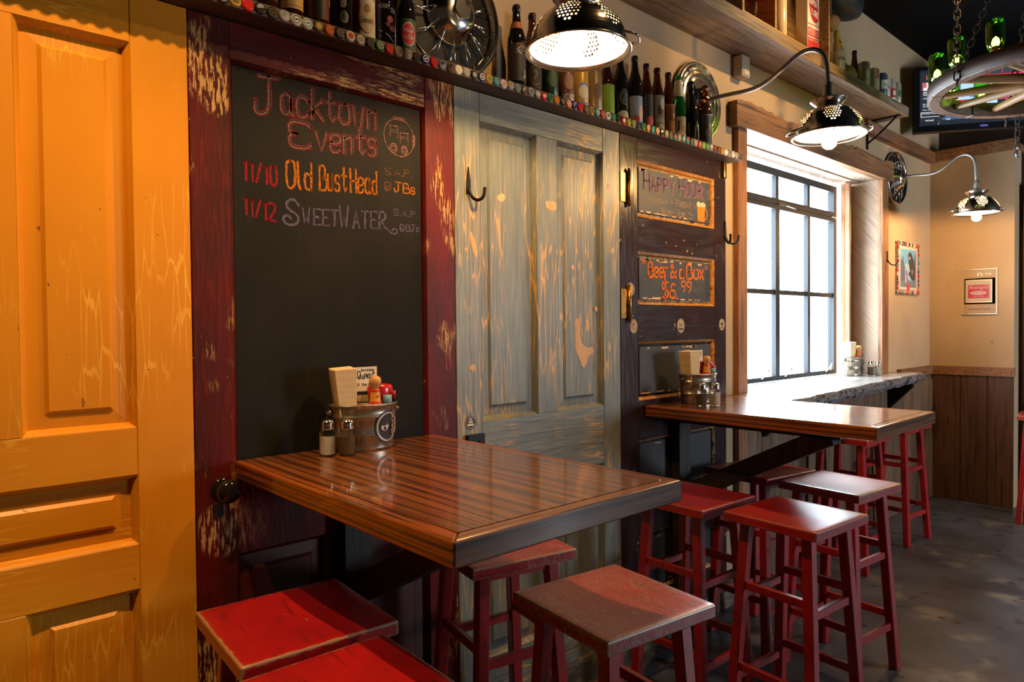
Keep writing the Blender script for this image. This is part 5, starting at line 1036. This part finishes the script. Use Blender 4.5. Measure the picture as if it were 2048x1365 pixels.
mk('housing', MB().box(2.362, 2.442, -.005, WY, 2.672, 2.782), plain('cream_plastic', (.52, .42, .32), .45), sn, bevel=.008, seg=3); mk('lens', MB().box(2.376, 2.428, -.009, -.005, 2.68, 2.71), plain('frosted_lens', (.6, .52, .42), .3), sn, bevel=.003)
hk2 = thing('coat_hook', 'thin black hook on the far window casing', 'hook', (4.385, .02, 1.88))
mk('plate', MB().box(4.379, 4.391, .016, .0205, 1.84, 1.92), M['black_iron'], hk2); mk('prong', MB().tube(smooth_path([(4.385, .016, 1.86), (4.388, .0, 1.825), (4.392, -.03, 1.815), (4.394, -.05, 1.835), (4.394, -.052, 1.855)]), .004, 6), M['black_iron'], hk2)

# ------------------------------------------------------------------ framed picture ringed with caps
pc = thing('cap_framed_picture', 'bear picture in a frame studded with bottle caps', 'picture', (4.865, WY, 1.82))
px0, px1, pz0, pz1 = 4.64, 5.09, 1.635, 2.008
mk('backing', MB().box(px0, px1, WY-.012, WY, pz0, pz1), plain('pink_mat', (.62, .36, .30), .7), pc)
fp = lambda k: (lambda a, b: (a, WY-.0125-.0006*k, b))
def art(name, c, polys, k): 
    m = MB()
    mt = plain('print_'+name, c, .6)
    for p in polys: mk(name, MB().add([fp(k)(px0+.06+a*.33, pz0+.045+b*.285) for a, b in p], [list(range(len(p)))]), mt, pc, fix=False)
art('printed_sky', (.16, .38, .60), [[(0, 0), (1, 0), (1, 1), (0, 1)]], 0); art('printed_mist', (.36, .50, .60), [[(.1, .2), (.75, .2), (.62, .6), (.3, .62)]], 1)
art('printed_trees', (.10, .12, .22), [[(0, 0), (.30, 0), (.28, .55), (.22, .62), (.16, .84), (.10, .66), (0, .80)], [(.30, .05), (.48, .05), (.42, .42), (.36, .48)], [(.86, .1), (1, .1), (1, .95), (.9, .80)]], 2)
art('printed_ground', (.14, .20, .24), [[(0, 0), (1, 0), (1, .22), (.7, .16), (.35, .2), (0, .14)]], 3)
art('printed_bear', (.05, .04, .045), [[(.50, .86), (.56, .93), (.66, .93), (.72, .86), (.84, .72), (.92, .52), (.90, .22), (.78, .18), (.66, .24), (.60, .30), (.50, .34), (.52, .40), (.62, .42), (.55, .58), (.52, .70), (.50, .78)]], 4)
art('printed_muzzle', (.42, .30, .24), [[(.50, .80), (.60, .82), (.62, .74), (.53, .72)], [(.70, .50), (.78, .46), (.76, .34), (.70, .36)]], 5); art('printed_can', (.55, .42, .38), [[(.27, .12), (.36, .12), (.36, .32), (.27, .32)]], 5); art('printed_badge', (.60, .05, .07), [[(.5+.10*math.cos(t), .02+.10*math.sin(t)) for t in [2*PI*k/14 for k in range(14)]]], 6)
m = MB(); a_, b_ = px0+.06, pz0+.045
frame_ring(m, (a_-.018, a_+.348, b_-.016, b_+.301), (a_, a_+.33, b_, b_+.285), WY-.0128, WY-.0132); mk('picture_border', m, plain('cream_border', (.66, .54, .44), .7), pc, fix=False)
rr = random.Random(8); pal2 = ['red', 'black', 'green', 'silver', 'white', 'navy', 'gold', 'teal', 'brown', 'red', 'silver']
n1 = 14
for k in range(n1):
    xx = px0+.006+(px1-px0-.012)*k/(n1-1)
    for zz in (pz0+.006, pz1-.006): put_cap(pc, (xx, WY-.012, zz), rr.choice(pal2), rr.choice(['white', 'silver', 'black']), rr.randrange(5), rr.uniform(0, 6))
for k in range(1, 11):
    zz = pz0+.006+(pz1-pz0-.012)*k/11
    for xx in (px0+.006, px1-.006): put_cap(pc, (xx, WY-.012, zz), rr.choice(pal2), rr.choice(['white', 'silver', 'black']), rr.randrange(5), rr.uniform(0, 6))

# ------------------------------------------------------------------ framed beer sign on the end wall
sg = thing('beer_sign', 'framed welcome sign with a red label on the end wall', 'sign', (XE, -.296, 1.648))
sy0, sy1, sz0, sz1 = -.181, -.411, 1.472, 1.822     # sy0 is nearer the corner
fs = lambda k: (lambda a, b: (XE-.012-.0008*k, sy0+(sy1-sy0)*a, sz0+(sz1-sz0)*b))
tanp = plain('sign_tan', (.42, .28, .16), .4); goldf = plain('gilt_frame', (.66, .50, .30), .3, .6)
mk('sign_board', MB().box(XE-.012, XE, sy1, sy0, sz0, sz1), tanp, sg)
for a0_, a1_, c0_, c1_ in ((0, 1, 0, .014), (0, 1, .986, 1), (0, .02, .014, .986), (.98, 1, .014, .986)):
    p0, p1 = fs(0)(a0_, c0_), fs(0)(a1_, c1_); mk('frame_strip', MB().box(XE-.017, XE-.012, min(p0[1], p1[1]), max(p0[1], p1[1]), p0[2], p1[2]), goldf, sg)
m = MB(); rect(m, .06, .94, .225, .795, fs(0)); mk('sign_brown_panel', m, plain('sign_brown', (.14, .08, .045), .5), sg, fix=False)  # dark brown panel behind the inner frame
pb = fs(0)(.10, .255); pe = fs(0)(.87, .765); ip = mk('inner_frame', MB().box(XE-.024, XE-.012, pe[1], pb[1], pb[2], pe[2]), goldf, sg, bevel=.002)
f2 = lambda k: (lambda a, b: (XE-.0244-.0006*k, sy0+(sy1-sy0)*a, sz0+(sz1-sz0)*b))
m = MB(); rect(m, .125, .845, .275, .745, f2(0)); mk('inner_panel', m, plain('sign_grey', (.50, .42, .33), .5), ip, fix=False)
m = MB(); rect(m, .18, .78, .355, .65, f2(1)); mk('red_label', m, plain('sign_red', (.42, .015, .05), .4), ip, fix=False)
m = MB(); printed(m, 'Rheingold', .22, .75, .535, .635, f2(2)); disc(m, .48, .470, .235, .042, f2(2)); printed(m, "Lager Beer", .32, .64, .375, .410, f2(2)); mk('label_print', m, plain('sign_pink_white', (.66, .46, .42), .5), ip, fix=False)
m = MB(); printed(m, 'EXTRA DRY', .31, .65, .455, .485, f2(3)); mk('label_lettering', m, M['ink'], ip, fix=False)
m = MB(); printed(m, "YOU'RE ALWAYS WELCOME", .19, .81, .095, .135, fs(1)); mk('sign_lettering', m, M['ink'], sg, fix=False)
m = MB()
for k, (a, b, w_) in enumerate(((.45, .88, .02), (.52, .90, .015), (.57, .87, .02), (.68, .885, .012), (.74, .89, .012), (.80, .88, .02))): disc(m, a, b, w_, .045-.004*k, fs(1), 8)
mk('gilt_flourish', m, goldf, sg, fix=False)

# ------------------------------------------------------------------ television in the corner
tv = thing('television', 'black television showing sports news high in the corner', 'television', (4.78, -.06, 2.80))
tr_ = Vector((.588, -.809, 0)); tn = Vector((-.809, -.588, 0)); t0 = Vector((4.735, -.045, 2.800)); TW, THt = .98, .565
def tvp(a, b, d=0.): return t0 + tr_*(a*.88/.98) + tn*d + Vector((0, 0, b*.475/.565))
def tvbox(a0, a1, b0, b1, d0, d1): return MB().hexa([tvp(a0, b0, d0), tvp(a1, b0, d0), tvp(a1, b0, d1), tvp(a0, b0, d1)], [tvp(a0, b1, d0), tvp(a1, b1, d0), tvp(a1, b1, d1), tvp(a0, b1, d1)])
bz = plain('gloss_black_plastic', (.010, .010, .011), .2)
mk('casing', tvbox(0, TW, 0, THt, -.05, .0), bz, tv, bevel=.006)
sc_ = mk('screen', tvbox(.035, TW-.03, .055, THt-.03, -.002, .0015), emit('screen_dark', (.010, .014, .024), 1.), tv)
for a0_, a1_, b0_, b1_ in ((0, TW, 0, .055), (0, TW, THt-.03, THt), (0, .035, .055, THt-.03), (TW-.03, TW, .055, THt-.03)): mk('bezel', tvbox(a0_, a1_, b0_, b1_, 0, .012), bz, tv, bevel=.003)
def scr(name, c, st, rects, k=1, txts=()):
    m = MB(); g = lambda a, b: tuple(tvp(a, b, .0018+.0006*k))
    for r_ in rects: rect(m, r_[0], r_[1], r_[2], r_[3], g)
    for t_ in txts: printed(m, t_[0], t_[1], t_[2], t_[3], t_[4], g)
    return mk(name, m, emit('screen_'+name, c, st), sc_, fix=False)
scr('screen_sidebar', (.015, .02, .028), 1., [(.04, .19, .09, .52)])
scr('screen_picture', (.05, .09, .22), 1., [(.20, .93, .10, .20)]); scr('screen_picture', (.35, .55, .72), 1.1, [(.20, .60, .20, .42), (.66, .93, .20, .44)]); scr('screen_picture', (.50, .03, .06), 1., [(.20, .93, .245, .262), (.20, .93, .45, .462), (.24, .25, .20, .245)] + [(.36+.09*k, .366+.09*k, .462, .525) for k in range(6)], 2)
scr('screen_picture', (.03, .04, .05), 1., [(.28, .93, .465, .525)], 1.5); scr('screen_picture', (.10, .18, .40), 1., [(.40, .56, .28, .36)], 3); scr('screen_portrait', (.45, .10, .12), 1., [(.055, .17, .36, .43)], 2); scr('screen_portrait', (.70, .55, .48), 1., [(.085, .14, .385, .43)], 3); scr('screen_portrait', (.75, .80, .85), 1., [(.065, .165, .36, .385)], 3)
scr('screen_lettering', (.85, .85, .85), 1.3, [(.045, .185, .132, .135), (.045, .185, .170, .173), (.045, .048, .132, .173), (.182, .185, .132, .173)], 3, [('AROUND', .06, .15, .335, .350), ('THE SPORT', .06, .17, .315, .330), ('LeBron Says', .06, .16, .285, .298), ('SC Continues', .06, .165, .235, .248), ('on ESPN', .06, .13, .218, .230), ('Not Top Plays', .06, .165, .186, .198), ('Fantasy Locks', .055, .175, .154, .166), ('NCAAF', .08, .14, .095, .108), ('MLB', .23, .26, .098, .110), ('NFL', .45, .48, .100, .112), ('WEEK 10', .53, .60, .100, .112), ('FOOTBALL', .63, .72, .100, .112), ('THE LEAD', .76, .84, .100, .112)])
scr('screen_lettering', (.9, .08, .10), 1.3, [], 4, [('LIVE', .085, .165, .455, .490)]); scr('screen_lettering', (.85, .85, .85), 1.2, [], 4, [('NOW', .10, .15, .438, .450)])
m = MB(); printed(m, 'VIZIO', .47, .53, .020, .036, lambda a, b: tuple(tvp(a, b, .0125))); mk('maker_mark', m, emit('violet_mark', (.25, .22, .9), 1.), tv, fix=False)
mk('wall_mount', MB().tube([tvp(.5, .3, -.05), (5.35, -.05, 3.05)], .03, 8).box(5.33, 5.40, -.2, .05, 2.95, 3.2), M['black_iron'], tv)

# ------------------------------------------------------------------ wagon-wheel chandelier
CHX, CHY, CHZ, CR = 3.40, -1.11, 2.565, .55
ch = thing('wagon_wheel_chandelier', 'wagon-wheel chandelier with green bottle lights hanging on chains', 'chandelier', (CHX, CHY, CHZ))
rimw = woodmat('wheel_wood', (.03, .014, .009), (.075, .036, .022), (.11, .055, .034), 'x', rough=.5)
spk = layered('spoke_wood', (.20, .095, .035), [((.15, .07, .025), {'s': (5, 5, 60), 'lo': .4, 'hi': .65, 'd': 3.})], .5)
cc = (CHX, CHY, CHZ)
for k in range(6):     # felloes
    m = MB(); a0_ = 2*PI*k/6+.004; a1_ = 2*PI*(k+1)/6-.004; n = 12; v = []
    for i in range(n+1):
        a = a0_+(a1_-a0_)*i/n
        for r_, z_ in ((CR, 0), (CR, .075), (CR-.055, .075), (CR-.055, 0)): v.append((CHX+r_*math.cos(a), CHY+r_*math.sin(a), CHZ+z_))
    f_ = [(i*4+q, i*4+(q+1) % 4, (i+1)*4+(q+1) % 4, (i+1)*4+q) for i in range(n) for q in range(4)] + [(0, 1, 2, 3), (n*4+3, n*4+2, n*4+1, n*4)]
    mk('felloe', m.add(v, f_), rimw, ch, bevel=.004, seg=1)
mk('iron_tyre', MB().lathe([(CR, .004), (CR+.006, .004), (CR+.006, .071), (CR, .071)], cc, 96, closed=False), plain('dull_iron_band', (.05, .032, .026), .6, .3), ch)
for k in range(12):
    a = 2*PI*(k+.5)/12; d = Vector((math.cos(a), math.sin(a), 0)); o_ = Vector(cc)+Vector((0, 0, .037))
    mk('spoke', MB().tube([o_+d*.09, o_+d*.16, o_+d*.30, o_+d*.46, o_+d*(CR-.05)], [.024, .025, .022, .018, .016], 10), spk, ch)
mk('hub', MB().lathe([(0, -.07), (.05, -.07), (.07, -.05), (.10, -.02), (.105, .08), (.075, .12), (.05, .15), (0, .15)], cc, 28), spk, ch)
jm = None
for k in range(16):
    a = 2*PI*k/16+.10; x, y = CHX+(CR-.028)*math.cos(a), CHY+(CR-.028)*math.sin(a); z = CHZ+.075
    s_ = mk('lamp_holder', MB().lathe([(0, 0), (.020, 0), (.022, .004), (.022, .022), (.015, .026), (0, .026)], (x, y, z), 14), M['brass'], ch)
    mk('candle_bulb', MB().lathe([(0, .024), (.012, .026), (.017, .042), (.012, .060), (0, .072)], (x, y, z), 12), M['candle'], s_)
    j_ = mk('bottle_shade', MB().lathe([(.0235, .010), (.032, .034), (.036, .060), (.037, .120), (.035, .136), (.029, .148), (.018, .150), (0, .143), (0, .146), (.017, .153), (.031, .151), (.0375, .138), (.0390, .120), (.0380, .058), (.034, .032), (.0255, .010)], (x, y, z), 20), M['green_jar'], ch, label='upturned green glass bottle end')
lk = MB(); L_, r0 = .046, .0125
pth = [(r0*math.cos(t), 0, (L_/2-r0)*(1 if math.sin(t) >= 0 else -1)+r0*math.sin(t)) for t in [2*PI*(k+.5)/14 for k in range(14)]]; pth.append(pth[0]); pth.append(pth[1]) if False else None
lk.tube(pth, .0038, 6, cap=False); link_me = mesh_of('link', lk, M['rust_iron'])
def chain(a, b, n_extra=0):
    a = Vector(a); b = Vector(b); d = b-a; n = max(2, int(d.length/.0365)); c_ = bpy.data.objects.new('chain', None); COL.objects.link(c_); c_.parent = ch; ORG[c_] = ORG[ch]; c_.location = (0, 0, 0)
    q = Vector((0, 0, 1)).rotation_difference(d.normalized())
    for i in range(n+1):
        o = bpy.data.objects.new('link', link_me); COL.objects.link(o); o.parent = c_; o.location = a + d*(i/n) - ORG[ch]
        o.rotation_mode = 'QUATERNION'; from mathutils import Quaternion; o.rotation_quaternion = q @ Quaternion((0, 0, 1), PI/2*(i % 2)+.4)
for k, aa in enumerate((2.56, 1.35, .60, 4.2, 5.4)):
    d = Vector((math.cos(aa), math.sin(aa), 0)); p = Vector(cc)+d*(CR-.005)
    chain(p+Vector((0, 0, -.02)) + d*.02, (Vector(cc)+d*(CR+.02)+Vector((0, 0, .93))) if k == 0 else Vector(cc)+d*.16+Vector((0, 0, .93)))
d = Vector((math.cos(.52), math.sin(.52), 0)); p = Vector(cc)+d*(CR-.02); chain(p+Vector((0, 0, -.02)), p+Vector((0, 0, -.17)))
mk('glass_drop', MB().lathe([(0, -.235), (.012, -.225), (.016, -.205), (.008, -.180), (0, -.172)], p, 12), M['clear'], ch)
mk('ceiling_plate', MB().lathe([(0, 0), (.20, 0), (.21, .012), (.21, .03), (0, .03)], (CHX, CHY, CZ-.03), 28), M['black_iron'], ch)

# ------------------------------------------------------------------ ceiling spotlight above the yellow door (out of the picture)
def spotlight(label, x, y, aim, k):
    sl = thing('ceiling_spotlight', label, 'spotlight', (x, y, 3.42), group='ceiling spotlights')
    mk('can', MB().lathe([(.045, 0), (.050, .0), (.050, .12), (.030, .14), (0, .14), (0, .135), (.028, .132), (.045, .115)], (x, y, 3.30), 24), plain('black_can', (.02, .02, .02), .5), sl); mk('stem', MB().tube([(x, y, 3.43), (x, y, CZ)], .012, 8), M['black_iron'], sl)
    ld = bpy.data.lights.new('spot_beam', 'SPOT'); ld.energy = SPOT*k; ld.color = (1., .60, .24); ld.spot_size = math.radians(64); ld.spot_blend = .9; ld.shadow_soft_size = .02
    lo = bpy.data.objects.new('spot_beam', ld); COL.objects.link(lo); lo.parent = sl; lo.location = (0, 0, -.125)
    dv = (Vector(aim) - Vector((x, y, 3.295))).normalized(); lo.rotation_euler = dv.to_track_quat('-Z', 'Y').to_euler()
spotlight('black can spotlight on the ceiling above the front stools', -.556, -.92, (-.60, -.18, 1.2), 1.)
spotlight('black can spotlight on the ceiling near the corner behind the camera', -.940, -.95, (-.60, -.20, 1.2), .45)
spotlight('black can spotlight on the ceiling in front of the high shelf', 2.95, -1.25, (2.50, 0., 2.62), .85)
spotlight('added black can spotlight on the ceiling, brightening the bottle shelf', .95, -1.25, (.50, 0., 2.42), .42)  # added lamp, out of view, to brighten the bottles and the wall behind
